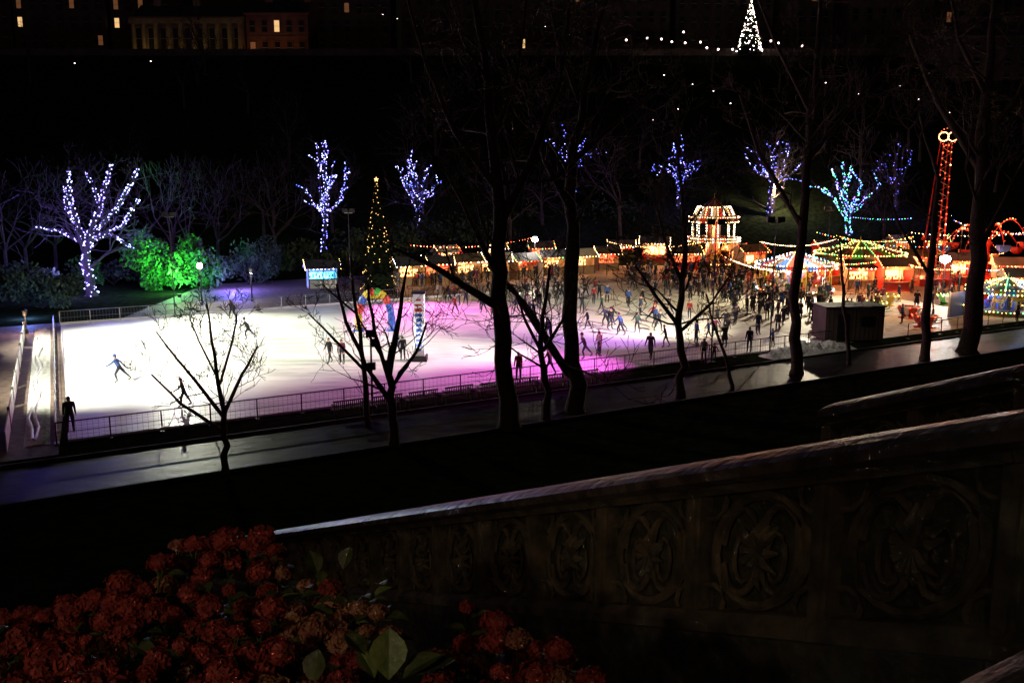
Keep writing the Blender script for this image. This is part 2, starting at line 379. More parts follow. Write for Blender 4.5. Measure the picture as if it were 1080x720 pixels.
for dp, pw in (((-1.5, -2.5, 3), 1400), ((2.5, -3, 7), 1400), ((-5, -1, 7), 1800), ((3, 4, 9), 2000)):
    light('POINT', 'fairy_glow', b0+Vector(dp), (.22, .16, 1), pw, o, r=.5)
def fan(cx, y0, y1, w, basey, r, rng):
    L = [[(cx, basey, r), (cx+rng.uniform(-3, 3), (basey+y1)/2, r*.85), (cx, y1, r*.7), (cx+rng.uniform(-4, 4), (y0+y1)/2, r*.5), (cx+rng.uniform(-w*.2, w*.2), y0, .8)]]
    for i in range(5):
        a = (i+.5)/5*2-1+rng.uniform(-.15, .15)
        L.append([(cx, y1-rng.uniform(-6, 12), r*.5), (cx+a*w*.3, y1-(y1-y0)*rng.uniform(.2, .45), r*.35), (cx+a*w*.6, y1-(y1-y0)*rng.uniform(.5, 1)*(1.1-abs(a)*.4), .8)])
    return L
r2 = random.Random(3)
for (cx, y0, y1, w, by, c, ln, sz) in [(343, 148, 232, 50, 276, ['b_ice', 'b_vio', 'b_blue', 'b_ice'], .24, .078), (440, 162, 222, 52, 272, ['b_ice', 'b_blue', 'b_vio', 'b_ice'], .25, .078), (604, 135, 185, 58, 272, ['b_blue', 'b_vio', 'b_blue', 'b_ice'], .55, .07),
                     (716, 150, 198, 52, 268, ['b_blue', 'b_vio', 'b_ice', 'b_blue'], .36, .075), (814, 148, 198, 68, 268, ['b_blue', 'b_vio', 'b_ice'], .38, .08), (895, 175, 228, 72, 272, ['b_cyan', 'b_blue', 'b_pur', 'b_ice', 'b_green', 'b_cyan'], .2, .095), (945, 150, 205, 40, 268, ['b_blue', 'b_vio'], 1.0, .06)]:
    b = G(cx, by)
    o, _ = lit_tree('fairy_light_tree', fan(cx, y0, y1, w, by, 3, r2), b, None, cx, c, ln, sz, .7)
    light('POINT', 'fairy_glow', b+Vector((0, -3, 9)), (.22, .17, 1), 550, o, r=.5)
def far_tree(mb, b, h, rng):
    L = h*.3; pts = [b-Vector((0, 0, .5)), b+Vector((rng.uniform(-.3, .3), 0, L))]; mb.tube(pts, [.3, .2], 'bark_far', 6)
    for i in range(5):
        d = Vector((rng.gauss(0, .6), rng.gauss(0, .6), 1)).normalized(); grow(mb, pts[1], d, h*.3, .13, 3, rng, 'bark_far', None, .3, .03)
mb = MB(); rr = random.Random(11)
for i in range(70):
    x = rr.uniform(-110, 150); y = rr.uniform(132, 200); far_tree(mb, Vector((x, y, terrain(x, y))), rr.uniform(8, 15), rr)
mb.build('distant_trees')
for px, py in ((30, 300), (60, 296), (150, 296), (185, 298), (200, 292), (290, 284), (230, 290), (8, 305)):
    mb = MB(); b = G(px, py); far_tree(mb, b, 14, rr); mb.build('bare_tree', origin=tuple(b))
def shrub(name, c, rx, ry, h, n, k='leaf', seed=0, ls=.22):
    rng = random.Random(seed); mb = MB(); c = Vector(c)
    for i in range(12):
        a = rng.uniform(0, 6.28); mb.tube([c, c+Vector((math.cos(a)*rx*.5, math.sin(a)*ry*.5, h*.7))], [.06, .02], 'bark_far', 4)
    lobes = [(Vector((rng.uniform(-.75, .75)*rx, rng.uniform(-.6, .6)*ry, rng.uniform(.2, .8)*h)), rng.uniform(.18, .40)) for _ in range(16)]
    for i in range(n):
        lc, lr = rng.choice(lobes); d = Vector((rng.gauss(0, 1), rng.gauss(0, 1), rng.gauss(0, 1))).normalized()*rng.uniform(.5, 1.25)**.7
        p = c+lc+Vector((d.x*rx*lr, d.y*ry*lr, d.z*h*lr)); p.z = max(p.z, .05)
        u = Vector((rng.gauss(0, 1), rng.gauss(0, 1), rng.gauss(0, 1))).normalized(); w = u.orthogonal().normalized(); s = ls*rng.uniform(.6, 1.3)
        mb.face([p-u*s, p+w*s*.45, p+u*s, p-w*s*.45], k)
    return mb.build(name, origin=tuple(c))
sg = shrub('evergreen_shrub', G(183, 306), 5.2, 3.0, 5.8, 6000, seed=1, ls=.24)
pg = G(190, 313)
light('SPOT', 'green_uplight', pg+Vector((0, -.2, .5)), (.04, 1, .06), 26000, sg, G(188, 305)+Vector((0, 0, 4.2)), 96, 1, .15)
light('POINT', 'green_uplight', G(190, 308)+Vector((0, -1.8, 2.2)), (.2, 1, .2), 1700, sg, r=.2)
mbx = MB(); mbx.lathe(pg+Vector((0, -.2, 0)), [(.12, 0), (.2, .1), (.24, .3), (.2, .3), (.0, .25)], 'blackm', 12); mbx.build('uplight_fixture')
sp = shrub('evergreen_shrub', G(262, 300), 4, 3, 5, 2500, seed=2)
light('POINT', 'blue_uplight', G(258, 303)+Vector((0, -3.5, 1.6)), (.18, .14, 1), 3800, sp, r=.2)
sp = shrub('evergreen_shrub', G(45, 325), 4, 2.5, 3, 2500, seed=3)
light('POINT', 'cyan_uplight', G(42, 332)+Vector((0, -2.4, .8)), (.16, .26, 1), 900, sp, r=.2)
for i, (px, py, w, h) in enumerate([(5, 318, 5, 4), (120, 300, 5, 3), (330, 285, 6, 4), (400, 280, 6, 5), (480, 272, 7, 6), (560, 268, 7, 7), (640, 268, 7, 8), (700, 262, 6, 5)]):
    shrub('evergreen_shrub', G(px, py), w, 3.5, h, 1800, seed=10+i, ls=.32)
# ------------------------------------------------------------ street lamps
def lamp(name, base, h, col=(1, .95, .8), power=300, k='lampw', r=.16, arm=0.0, light_on=True):
    mb = MB(); b = Vector(base); up = Vector((0, 0, 1))
    mb.tube([b, b+up*.4, b+up*.45, b+up*h], [.13, .12, .07, .045], 'blackm', 8)
    top = b+up*h
    mb.lathe(top, [(.05, -.02), (.14, .05), (.2, .42), (.24, .45), (.08, .6), (0, .68)], 'blackm', 8)
    mb.lathe(top+up*.05, [(0, -r*.9), (r*.8, -r*.5), (r, .0), (r*.8, .25), (0, .3)], k, 10)
    o = mb.build(name, origin=tuple(b))
    if light_on: light('POINT', 'flower_spot', top+Vector((0, -.45, -.1)), col, power, o, r=.12)
    return o
def lamp_at(px, py_light, py_base, **kw):
    b = S(px, py_base); t = (b-EYE).dot(Vector((0, CP, -SP))); h = (py_base-py_light)*t/1000*.99
    return lamp('street_lamp', b, h-.1, **kw)
lamp_at(213, 280, 322, power=1300, col=(.85, 1, .75), r=.26)
lamp_at(564, 252, 292, power=900, col=(1, .85, .7), r=.34)
lamp_at(993, 272, 322, power=2200, col=(1, .97, .9), r=.5)
lamp_at(266, 287, 318, power=120, r=.1)
lamp_at(1010, 240, 300, power=200, col=(1, .4, .2), k='b_red')
lamp_at(28, 332, 352, power=160, col=(1, .6, .35), r=.08)
for px, py in ((682, 42), (697, 43), (708, 46), (722, 47), (738, 46), (757, 61), (772, 67), (803, 72), (812, 45), (820, 47), (660, 44), (845, 50), (720, 36), (745, 52), (575, 30), (600, 38), (405, 18), (420, 22)):
    b = S(px, 66); t = (b-EYE).dot(Vector((0, CP, -SP))); lamp('street_lamp', b, max(2.5, (66-py)*t/1000), light_on=False, k='b_far', r=.2 if px > 640 else .12)
for px, py in ((730, 90), (715, 116), (752, 97), (968, 106), (948, 92), (1040, 96), (905, 100), (688, 128), (80, 68), (160, 66), (700, 80), (770, 110), (1000, 120), (870, 88)):
    b = S(px, py+14); t = (b-EYE).dot(Vector((0, CP, -SP))); lamp('street_lamp', b, 14*t/1000, light_on=False, k='b_far', r=.14)
def flood(name, base, h, heads, pr_=.07):
    mb = MB(); b = Vector(base); up = Vector((0, 0, 1)); mb.tube([b, b+up*h], [pr_, pr_*.7], 'blackm', 8); mb.box(b+up*.05, (.5, .5, .1), 'blackm')
    for dx, hh, w in heads:
        mb.box(b+Vector((dx, 0, hh)), (w, .3, .38), 'blackm'); mb.box(b+Vector((dx, .17, hh)), (w*.8, .03, .3), 'white')
        mb.box(b+Vector((dx*.5, 0, hh-.22)), (abs(dx)+.1, .06, .05), 'steel')
    return mb.build(name, origin=tuple(b))
flood('floodlight_pole', P(15.2, .9), 4.0, [(0, 4.1, .5), (.0, 2.3, .45), (.15, 3.6, .3)])
for k, (bx, by, ax_, ay_) in enumerate(((-.15, .15, .12, .4), (-.17, .85, .12, .7))):
    b = RP(bx, by); o = flood('floodlight_mast', b, 12, [(-.5, 12, .6), (.5, 12, .6)])
    light('SPOT', 'flood', b+Vector((.3, .2, 11.7)), (1, 1, .8), 52000, o, RP(ax_, ay_), 70, 1, .3)
def mast(b, h, lights_):
    o = flood('floodlight_mast', b, h, [(-.35, h, .5), (.35, h, .5)], .055)
    for aim, col, pw, ang, bl in lights_: light('SPOT', 'flood', b+Vector((0, .3, h-.3)), col, pw, o, aim, ang, bl, .15)
mast(P(39.6, 1.0), 9.5, [(RP(.28, .5), (1, 1, .8), 44000, 50, 1), (G(490, 390), (1, .12, .9), 26000, 64, 1)])
mast(P(45.0, 1.0), 9.5, [(RP(.84, .55), (1, .88, .64), 34000, 72, 1), (G(562, 350), (.6, .22, 1), 22000, 54, 1), (P(48, 1.8), (1, .9, .8), 900, 90, 1)])  # last spot added only to brighten the snow heap
mast(RP(.50, 1.03), 9.0, [(G(474, 334), (1, .16, .75), 34000, 78, 1)])
mast(RP(.18, 1.03), 9.0, [(RP(.24, .72), (1, 1, .8), 22000, 96, 1)])
mast(P(74, -20), 9.0, [(P(64, -18), (1, .86, .6), 26000, 116, 1)])
# ------------------------------------------------------------ benches, heap, pylon, arch
def bench(c, ax):
    mb = MB(); ay = Vector((-ax.y, ax.x, 0)); up = Vector((0, 0, 1))
    for i in range(4): mb.box(c+ay*(-.18+i*.13)+up*.45, (1.8, .1, .04), 'wood', ax)
    for i in range(16): mb.box(c-ax*(.84-i*.112)-ay*.28+up*.68, (.05, .03, .42), 'wood', ax)
    mb.box(c-ay*.28+up*.92, (1.8, .05, .07), 'wood', ax)
    for s in (-.8, .8):
        for q in (-.26, .22): mb.box(c+ax*s+ay*q+up*.22, (.07, .07, .44), 'wood', ax)
        mb.box(c+ax*s+up*.66, (.07, .5, .04), 'wood', ax)
    mb.build('park_bench', origin=tuple(c))
for i in range(8): bench(P(13.4+i*2.15+rnd.uniform(-.1, .1), 2.1+rnd.uniform(-.08, .08)), (U+N*rnd.uniform(-.04, .04)).normalized())
mb = MB(); ga, gb = 60, 16
def hz(i, j):
    a_ = i/ga; b_ = j/gb; e = math.sin(a_*math.pi)**.6*math.sin(b_*math.pi)
    z = e*(.7+.5*noise.noise(Vector((a_*9, b_*2.5, 1)))+.35*noise.noise(Vector((a_*30, b_*8, 2)))+.15*noise.noise(Vector((a_*80, b_*20, 2))))
    q = P(44+a_*8.5, .7+b_*1.9+.5*noise.noise(Vector((a_*5, 0, 7)))); return Vector((q.x, q.y, max(-.02, z-.03)))
for i in range(ga):
    for j in range(gb): mb.face([hz(i, j), hz(i+1, j), hz(i+1, j+1), hz(i, j+1)], 'snow')
mb.build('snow_heap')
c = G(443, 382); mb = MB()
mb.box(c+Vector((0, 0, .3)), (1.0, 1.0, .4), 'blackm'); mb.box(c+Vector((0, 0, 2.6)), (.72, .72, 4.2), 'white')
for i in range(11):
    hh = rnd.uniform(.1, .24); mb.box(c+Vector((rnd.uniform(-.06, .06), 0, .9+i*.34)), (rnd.uniform(.3, .5), .76, hh), 'blue' if i < 8 else 'red')
mb.box(c+Vector((0, 0, 4.78)), (.9, .9, .14), 'blackm'); o = mb.build('advertising_column', origin=tuple(c))
light('SPOT', 'sign_light', c+Vector((-.6, -2.6, .5)), (.9, .95, 1), 700, o, c+Vector((0, 0, 2.8)), 70, 1, .1)
c = G(396, 350); mb = MB(); cols = ['blue', 'blue', 'red', 'yellow', 'green', 'red', 'yellow', 'blue', 'red', 'yellow']
for i in range(10):
    pts = []
    for j in range(4):
        a = math.pi*(i+j/3)/10; pts.append(c+Vector((math.cos(a)*1.35, 0, .1+math.sin(a)**.7*3.2)))
    mb.tube(pts, [.27, .31, .31, .27], cols[i], 10)
for s in (-1, 1): mb.box(c+Vector((s*1.35, 0, .12)), (.9, .9, .2), 'blue')
mb.box(c+Vector((0, .1, 2.95)), (1.6, .08, .5), 'yellow')
mb.build('inflatable_arch', True, origin=tuple(c))
# ------------------------------------------------------------ conifers with lights
def xmas(name, b, h, w, cols, nb, size, seed=2):
    rng = random.Random(seed); mb = MB(); b = Vector(b)
    mb.tube([b, b+Vector((0, 0, h))], [w*.06, .03], 'bark_far', 8)
    for i in range(1900):
        z = rng.uniform(.08, .99); R = w/2*(1-z)*rng.uniform(.5, 1.2)+.1; a = rng.uniform(0, 6.28)
        dr = Vector((math.cos(a), math.sin(a), 0)); p0 = b+Vector((0, 0, z*h))+dr*R*.2; p1 = b+Vector((0, 0, z*h-.28*R))+dr*R
        sd = Vector((-dr.y, dr.x, 0))*(.05+.12*R); mb.face([p0, p1-sd, p1+dr*.15-Vector((0, 0, .1)), p1+sd], 'needle')
    for i in range(nb):
        z = rng.random()**1.3; a = rng.uniform(0, 6.28); R = w/2*(1-z)+.08
        mb.bulb(b+Vector((math.cos(a)*R, math.sin(a)*R, h*(.08+z*.9))), size*rng.uniform(.6, 1.3), rng.choice(cols))
    for i in range(5):
        a = i*math.pi*2/5+math.pi/2; q = b+Vector((0, 0, h+.15)); e = q+Vector((math.cos(a), 0, math.sin(a)))*h*.022
        n1 = q+Vector((math.cos(a+.6), 0, math.sin(a+.6)))*h*.009; n2 = q+Vector((math.cos(a-.6), 0, math.sin(a-.6)))*h*.009
        for s in (-.05, .05): mb.face([q+Vector((0, s, 0)), n1, e, n2], cols[0])
    return mb.build(name, origin=tuple(b))
xmas('christmas_tree', G(400, 316), 11.8, 3.6, ['b_dim'], 130, .042)
b = S(790, 62); t = (b-EYE).dot(Vector((0, CP, -SP)))
xmas('christmas_tree', b, 57*t/1000, 26*t/1000, ['b_white', 'b_far'], 200, .10, 5)
# ------------------------------------------------------------ market stalls
sd = Vector((1, .35, 0)).normalized(); k = 0
for px, py in ((432, 301), (462, 299), (492, 297), (522, 295), (552, 293), (582, 290), (611, 288), (640, 285), (470, 284), (520, 280), (570, 279)):
    c = G(px, py); a_ = rnd.uniform(-.25, .25); o = hut('market_stall', c, rnd.uniform(2.6, 3.3), 2.2, rnd.uniform(2.1, 2.5), 'woodl', rnd.choice(['wood', 'slate', 'canvas']), Vector((math.cos(.34+a_), math.sin(.34+a_), 0)), 'red' if k % 3 == 1 else 'woodl', 'shop' if k % 3 != 1 else 'shopred')
    light('POINT', 'stall_light', c+Vector((0, -1.8, 1.9)), (1, .45, .17), 260, o, r=.1); k += 1
c = G(340, 303); o = hut('ticket_booth', c, 3.2, 2, 2.2, 'white', 'slate', sd, 'panelblue', 'b_cyan')
for px, py in ((790, 288), (868, 300), (905, 304), (942, 306), (1065, 300), (1035, 285), (965, 288), (915, 268), (1060, 272), (690, 278), (655, 275), (985, 275), (945, 275), (722, 284), (1075, 318), (1010, 300), (775, 280), (870, 280)):
    c = G(px, py); a_ = rnd.uniform(-.4, .4); o = hut('market_stall', c, rnd.uniform(2.6, 3.6), 2.2, rnd.uniform(2.1, 3.0), 'woodl' if k % 2 else 'red', rnd.choice(['wood', 'canvas', 'slate']), Vector((math.cos(.17+a_), math.sin(.17+a_), 0)), 'red' if k % 2 else 'woodl', 'shop' if k % 3 else 'shopred')
    light('POINT', 'stall_light', c+Vector((0, -1.8, 1.9)), (1, .36, .12), 640, o, r=.1); k += 1
c = G(812, 262); mb = MB(); W, Dp, hh, rh = 12, 8, 3, 6.2
ax = sd; ay = Vector((-ax.y, ax.x, 0)); up = Vector((0, 0, 1))
Q = [c+ax*sx*W/2+ay*sy*Dp/2+up*hh for sx, sy in ((-1, -1), (1, -1), (1, 1), (-1, 1))]
for i in range(10):
    f0, f1 = i/10, (i+1)/10; r0 = c-ax*W*.32+up*rh; r1 = c+ax*W*.32+up*rh
    mb.face([Q[0].lerp(Q[1], f0), Q[0].lerp(Q[1], f1), r0.lerp(r1, f1), r0.lerp(r1, f0)], 'canvas' if i % 2 else 'white')
    mb.face([Q[3].lerp(Q[2], f1), Q[3].lerp(Q[2], f0), r0.lerp(r1, f0), r0.lerp(r1, f1)], 'canvas')
    mb.tube([Q[0].lerp(Q[1], f0)-up*hh, Q[0].lerp(Q[1], f0)], [.05, .05], 'steel', 5)
mb.face([Q[1], Q[2], r1], 'canvas'); mb.face([Q[3], Q[0], r0], 'canvas')
for i in range(4): a_, b_ = Q[i], Q[(i+1) % 4]; mb.face([a_-up*(.5 if i == 0 else hh), b_-up*(.5 if i == 0 else hh), b_, a_], 'canvas')
o = mb.build('marquee_tent', origin=tuple(c)); light('POINT', 'tent_light', c+Vector((-2, -10, 10)), (1, .75, .45), 4500, o, r=.2)
# ------------------------------------------------------------ fairground rides
def horse(mb, p, a, k):
    f = Vector((math.cos(a), math.sin(a), 0)); up = Vector((0, 0, 1)); s = Vector((-f.y, f.x, 0))
    mb.tube([p-f*.55+up*.05, p-f*.4+up*.08, p, p+f*.4+up*.1, p+f*.6+up*.4, p+f*.7+up*.7], [.08, .22, .2, .22, .13, .09], k, 7)
    mb.tube([p+f*.66+up*.72, p+f*.85+up*.62, p+f*1.0+up*.5], [.1, .09, .06], k, 6)
    for q, sg in ((-.42, -1), (-.42, 1), (.38, -1), (.38, 1)):
        h = p+f*q+s*sg*.13; mb.tube([h, h-up*.35+f*.1*sg, h-up*.65-f*.05], [.09, .05, .04], k, 5)
    mb.tube([p-f*.55+up*.1, p-f*.75-up*.1, p-f*.7-up*.4], [.05, .07, .02], 'hair', 5)
    mb.tube([p-up*.9, p+up*1.5], [.02, .02], 'yellow', 5)
def carousel(px, py, r, h, bulbs, cols, double=False, power=600, col=(1, .6, .3), name='carousel'):
    c = G(px, py); mb = MB(); up = Vector((0, 0, 1)); rng = random.Random(px)
    mb.lathe(c, [(0, .4), (r, .4), (r, 0)], 'wood', 24); mb.lathe(c, [(r*.28, .4), (r*.28, h*.75), (0, h*.75)], cols, 16)
    dh = h*(.42 if double else .62)
    mb.lathe(c, [(0, dh-.2), (r*1.02, dh), (r*1.05, dh+.45), (r*.98, dh+.5)], cols, 24)
    if double:
        mb.lathe(c, [(r*1.0, dh+.5), (r*.9, dh+.6), (r*.9, dh+.62)], 'wood', 24)
        for i in range(12):
            a = i*math.pi/6; q = c+Vector((math.cos(a), math.sin(a), 0))*r*.82; mb.tube([q+up*dh, q+up*h*.74], [.05, .05], 'yellow', 6)
            for j in range(6): mb.bulb(q*1+Vector((math.cos(a), math.sin(a), 0))*.1+up*(dh+.5+(h*.74-dh-.5)*j/6), .07, bulbs[0])
        mb.lathe(c, [(0, h*.72), (r*.95, h*.74), (r*1.0, h*.83), (r*.75, h*.86), (r*.62, h*.98), (r*.3, h*1.06), (0, h*1.16)], cols, 24)
        for i in range(20):
            a = i*math.pi/10
            for j in range(4): mb.bulb(c+Vector((math.cos(a), math.sin(a), 0))*r*(.8-.04*j)+up*(h*(.875+.035*j)), .065, bulbs[i % 2])
        top = [(r*1.0, h*.83), (r*.97, h*.75), (r*.64, h*1.0)]
    else:
        mb.lathe(c, [(r*.98, dh+.5), (r*.5, h*.85), (r*.12, h*.95), (0, h)], cols, 24); top = [(r*.5, h*.86)]
    mb.tube([c+up*h*.98, c+up*(h*(1.16 if double else 1)+.5)], [.05, .03], 'yellow', 5)
    for R_, z in top+[(r*1.07, dh+.05), (r*1.07, dh+.45), (r*1.0, .42)]:
        n = int(R_*6.28/.34)
        for i in range(n):
            if rng.random() < .1: continue
            a = i*6.283/n; mb.bulb(c+Vector((math.cos(a)*R_, math.sin(a)*R_, z)), .065*rng.uniform(.6, 1.3), bulbs[i % len(bulbs)])
    for i in range(12):
        a = i*math.pi/6
        if double: continue
        for j in range(9): f = j/8; R_ = r*(.95-.8*f); mb.bulb(c+Vector((math.cos(a)*R_, math.sin(a)*R_, dh+.55+(h*.95-dh-.4)*f)), .05, bulbs[i % len(bulbs)])
    for i in range(10):
        a = i*math.pi/5+.2; q = c+Vector((math.cos(a), math.sin(a), 0))*r*.75+up*(1.35+.2*(i % 2)); horse(mb, q, a+math.pi/2, ['white', 'yellow', 'red'][i % 3])
    for i in range(8):
        a = i*math.pi/4; q = c+Vector((math.cos(a), math.sin(a), 0))*r*.97; mb.tube([q+up*.4, q+up*dh], [.06, .06], 'yellow', 6)
    o = mb.build(name, origin=tuple(c))
    for i in range(3):
        a = i*math.pi/1.5-.8; light('POINT', 'ride_light', c+Vector((math.cos(a)*r*.5, math.sin(a)*r*.5, dh-.5)), col, power, o, r=.15)
    light('POINT', 'ride_light', c+Vector((0, -r-1.5, h*.8)), col, power*.5, o, r=.15)
    if double: light('POINT', 'ride_light', c+Vector((0, -r*.5, h*.68)), col, power, o, r=.15)
    return c
carousel(751, 280, 3.4, 8.0, ['b_white', 'b_warm', 'b_warm'], ['red', 'wood', 'canvas'], True, 560, (1, .45, .16))
carousel(838, 308, 4.0, 4.3, ['b_cyan', 'b_warm', 'b_white', 'b_yel', 'b_red'], ['blue', 'red', 'wood'], False, 450, (.9, .6, .4))
carousel(905, 297, 4.8, 4.8, ['b_yel', 'b_green', 'b_yel', 'b_warm'], ['red', 'green', 'wood'], False, 560, (1, .4, .15))
carousel(893, 264, 4.5, 7.5, ['b_cyan', 'b_green', 'b_blue', 'b_cyan'], ['blue', 'green', 'blue'], False, 1100, (.1, .55, 1), 'waltzer_ride')
carousel(1060, 330, 3.2, 3.2, ['b_warm', 'b_yel', 'b_green'], ['blue', 'wood'], False, 110, (.5, .6, .8), 'kids_ride')
c = G(980, 300); tz = (c-EYE).dot(Vector((0, CP, -SP))); top = D(998, 150, tz); mb = MB()
for s in (-.45, .45):
    for q in (-.45, .45): mb.tube([c+Vector((s*2, q*2, 0)), top+Vector((s, q, 0))], [.1, .07], 'red', 6)
for i in range(26):
    f0 = i/26; a_ = c.lerp(top, f0); b_ = c.lerp(top, (i+1)/26); w = .9-.45*f0; sg = 1 if i % 2 else -1
    mb.tube([a_+Vector((-w*sg, -w, 0)), b_+Vector((w*sg, -w, 0))], [.04, .04], 'steel', 4)
    for s in (-1, 1):
        if rnd.random() < .85: mb.bulb(a_+Vector((w*s, -w-.1, rnd.uniform(-.15, .15))), .09*rnd.uniform(.4, 1.1), rnd.choice(['b_redlo', 'b_redlo', 'b_warm']))
    if rnd.random() < .5: mb.bulb(a_+Vector((rnd.uniform(-.3, .3), -w-.15, .2)), .07, 'b_redlo')
for i in range(18):
    a = i*6.283/18
    for dx, R in ((-.5, .55), (.55, .55), (0, 1.05)): mb.bulb(top+Vector((dx+math.cos(a)*R, -.4, .6+math.sin(a)*R*.9)), .065, 'b_warm' if R < 1 else 'b_redlo')
for dx in (-.5, .55):
    pts = [top+Vector((dx+math.cos(a*.4)*.55, -.3, .6+math.sin(a*.4)*.5)) for a in range(17)]; mb.tube(pts, [.05]*17, 'red', 5)
mb.box(c+Vector((0, 0, .4)), (4, 4, .8), 'red')
o = mb.build('thrill_ride_tower', origin=tuple(c)); light('POINT', 'ride_light', c+Vector((0, -3, 6)), (1, .2, .08), 900, o, r=.2)
c = G(1035, 296); mb = MB(); mb.lathe(c, [(2.2, 0), (2.2, .6), (.8, .8), (.6, 4), (.9, 4.5), (0, 5.2)], 'red', 16)
for i in range(7):
    a = i*6.283/7+.3; d = Vector((math.cos(a), math.sin(a)*.8, 0)); pts = []; hh = rnd.uniform(1.6, 4)
    for j in range(9):
        f = j/8; pts.append(c+d*(f*4.6)+Vector((0, 0, 4+math.sin(f*2.6)*hh-f*.8)))
    mb.tube(pts, [.08]*9, 'red', 6)
    for j in range(16):
        if rnd.random() < .2: continue
        f = j/15; p = c+d*(f*4.6)+Vector((0, -.2, 4.12+math.sin(f*2.6)*hh-f*.8)); mb.bulb(p, .09*rnd.uniform(.4, 1.1), rnd.choice(['b_redlo', 'b_redlo', 'b_warm']))
    e = pts[-1]; mb.lathe(e-Vector((0, 0, 1.2)), [(.3, 0), (.7, .3), (.8, .8), (.7, .8), (.2, .4)], 'blue' if i % 2 else 'red', 10); mb.tube([e-Vector((0, 0, .8)), e], [.05, .05], 'steel', 5)
o = mb.build('octopus_ride', origin=tuple(c)); light('POINT', 'ride_light', c+Vector((0, -3, 7)), (1, .2, .08), 500, o, r=.2); light('POINT', 'ride_light', c+Vector((-2, -3, 2.5)), (1, .4, .2), 900, o, r=.2)
def string(p, q, sag, n, k, r=.06):
    mb = MB(); mb.tube([p-Vector((0, 0, p.z)), p], [.06, .05], 'blackm', 6); mb.tube([q-Vector((0, 0, q.z)), q], [.06, .05], 'blackm', 6)
    pts = [p.lerp(q, i/n)-Vector((0, 0, sag*4*(i/n)*(1-i/n))) for i in range(n+1)]; mb.tube(pts, [.012]*(n+1), 'blackm', 3)
    for i, z in enumerate(pts): mb.bulb(z-Vector((0, 0, .06)), r*rnd.uniform(.6, 1.3), k[i % len(k)])
    mb.build('festoon_lights')
for a_, b_, hz_, kk in (((800, 290), (880, 286), 4.2, ['b_white', 'b_warm']), ((880, 288), (960, 290), 4.8, ['b_yel', 'b_green', 'b_yel', 'b_red']), ((955, 285), (1100, 280), 5, ['b_white', 'b_warm']),
                    ((850, 312), (950, 305), 3.8, ['b_yel', 'b_red', 'b_green', 'b_yel']), ((640, 290), (740, 290), 4.2, ['b_warm']), ((1000, 318), (1110, 310), 3.6, ['b_cyan', 'b_white']), ((930, 262), (1000, 268), 6, ['b_white', 'b_blue']), ((430, 290), (560, 280), 3.8, ['b_warm', 'b_red']), ((760, 300), (850, 322), 3.4, ['b_warm', 'b_white']),
                    ((860, 262), (960, 280), 6.5, ['b_cyan', 'b_green', 'b_pur']), ((930, 300), (1010, 322), 3.6, ['b_red', 'b_warm', 'b_yel']), ((1000, 268), (1090, 296), 5.5, ['b_warm', 'b_red', 'b_blue']), ((860, 278), (1000, 300), 4.4, ['b_yel', 'b_cyan', 'b_red'])):
    p, q = G(*a_), G(*b_); p.z = hz_; q.z = hz_; string(p, q, .7, 40, kk)
mb = MB(); p, q = G(1000, 335), G(1110, 318); d = (q-p).normalized(); L = (q-p).length
mb.box((p+q)/2+Vector((0, 0, 1.1)), (L, .08, 2.2), 'blue', d)
for i in range(8): mb.box(p+d*L*i/7+Vector((0, 0, 1.15)), (.1, .14, 2.3), 'steel', d)
o = mb.build('hoarding_fence', origin=tuple((p+q)/2)); light('POINT', 'blue_light', (p+q)/2+Vector((0, -2.6, 3)), (.1, .35, 1), 360, o, r=.1)
def cabin(c, w, d, h, ax):
    mb = MB(); up = Vector((0, 0, 1)); ay = Vector((-ax.y, ax.x, 0)); mb.box(c+up*(h/2+.15), (w, d, h), 'tene', ax); mb.box(c+up*(h+.19), (w+.2, d+.2, .1), 'slate', ax)
    n = int(w/.35)
    for i in range(n): mb.box(c+ax*(-w/2+.2+i*(w-.4)/(n-1))-ay*(d/2+.02)+up*(h/2+.15), (.06, .04, h-.3), 'tene', ax)
    mb.box(c-ax*w*.2-ay*(d/2+.05)+up*1.2, (.9, .05, 2.0), 'blackm', ax); mb.box(c+ax*w*.22-ay*(d/2+.05)+up*1.6, (1.0, .05, .7), 'pane', ax)
    for sx in (-1, 1): mb.box(c+ax*sx*w*.4+up*.08, (.3, d*.9, .16), 'blackm', ax)
    mb.build('site_cabin', origin=tuple(c))
cabin(G(893, 358), 4.6, 2.4, 2.5, Vector((1, .1, 0)).normalized())
for px, py, kk in ((1000, 322, 'green'), (922, 330, 'green'), (958, 335, 'red'), (935, 322, 'yellow'), (1022, 332, 'yellow'), (975, 345, 'red')):
    c = G(px, py); mb = MB(); mb.lathe(c, [(.9, 0), (.9, .12), (.5, .2), (.8, .45), (1.05, 1.0), (1.0, 1.02), (.7, .5), (0, .4)], [kk, 'white', kk], 16); mb.lathe(c+Vector((0, 0, .4)), [(.06, 0), (.06, .5), (.35, .52), (.35, .56), (0, .58)], 'steel', 10)
    mb.tube([c+Vector((1.0, 0, .8)), c+Vector((1.35, 0, .8)), c+Vector((1.35, 0, .4)), c+Vector((.85, 0, .35))], [.06]*4, kk, 6)
    for i in range(10): a = i*.628; mb.bulb(c+Vector((math.cos(a)*1.08, math.sin(a)*1.08, 1.0)), .055, 'b_yel' if kk != 'red' else 'b_red')
    o = mb.build('teacup_ride', origin=tuple(c)); light('POINT', 'ride_light', c+Vector((0, -1.5, 2)), (1, .45, .2), 110, o, r=.1)
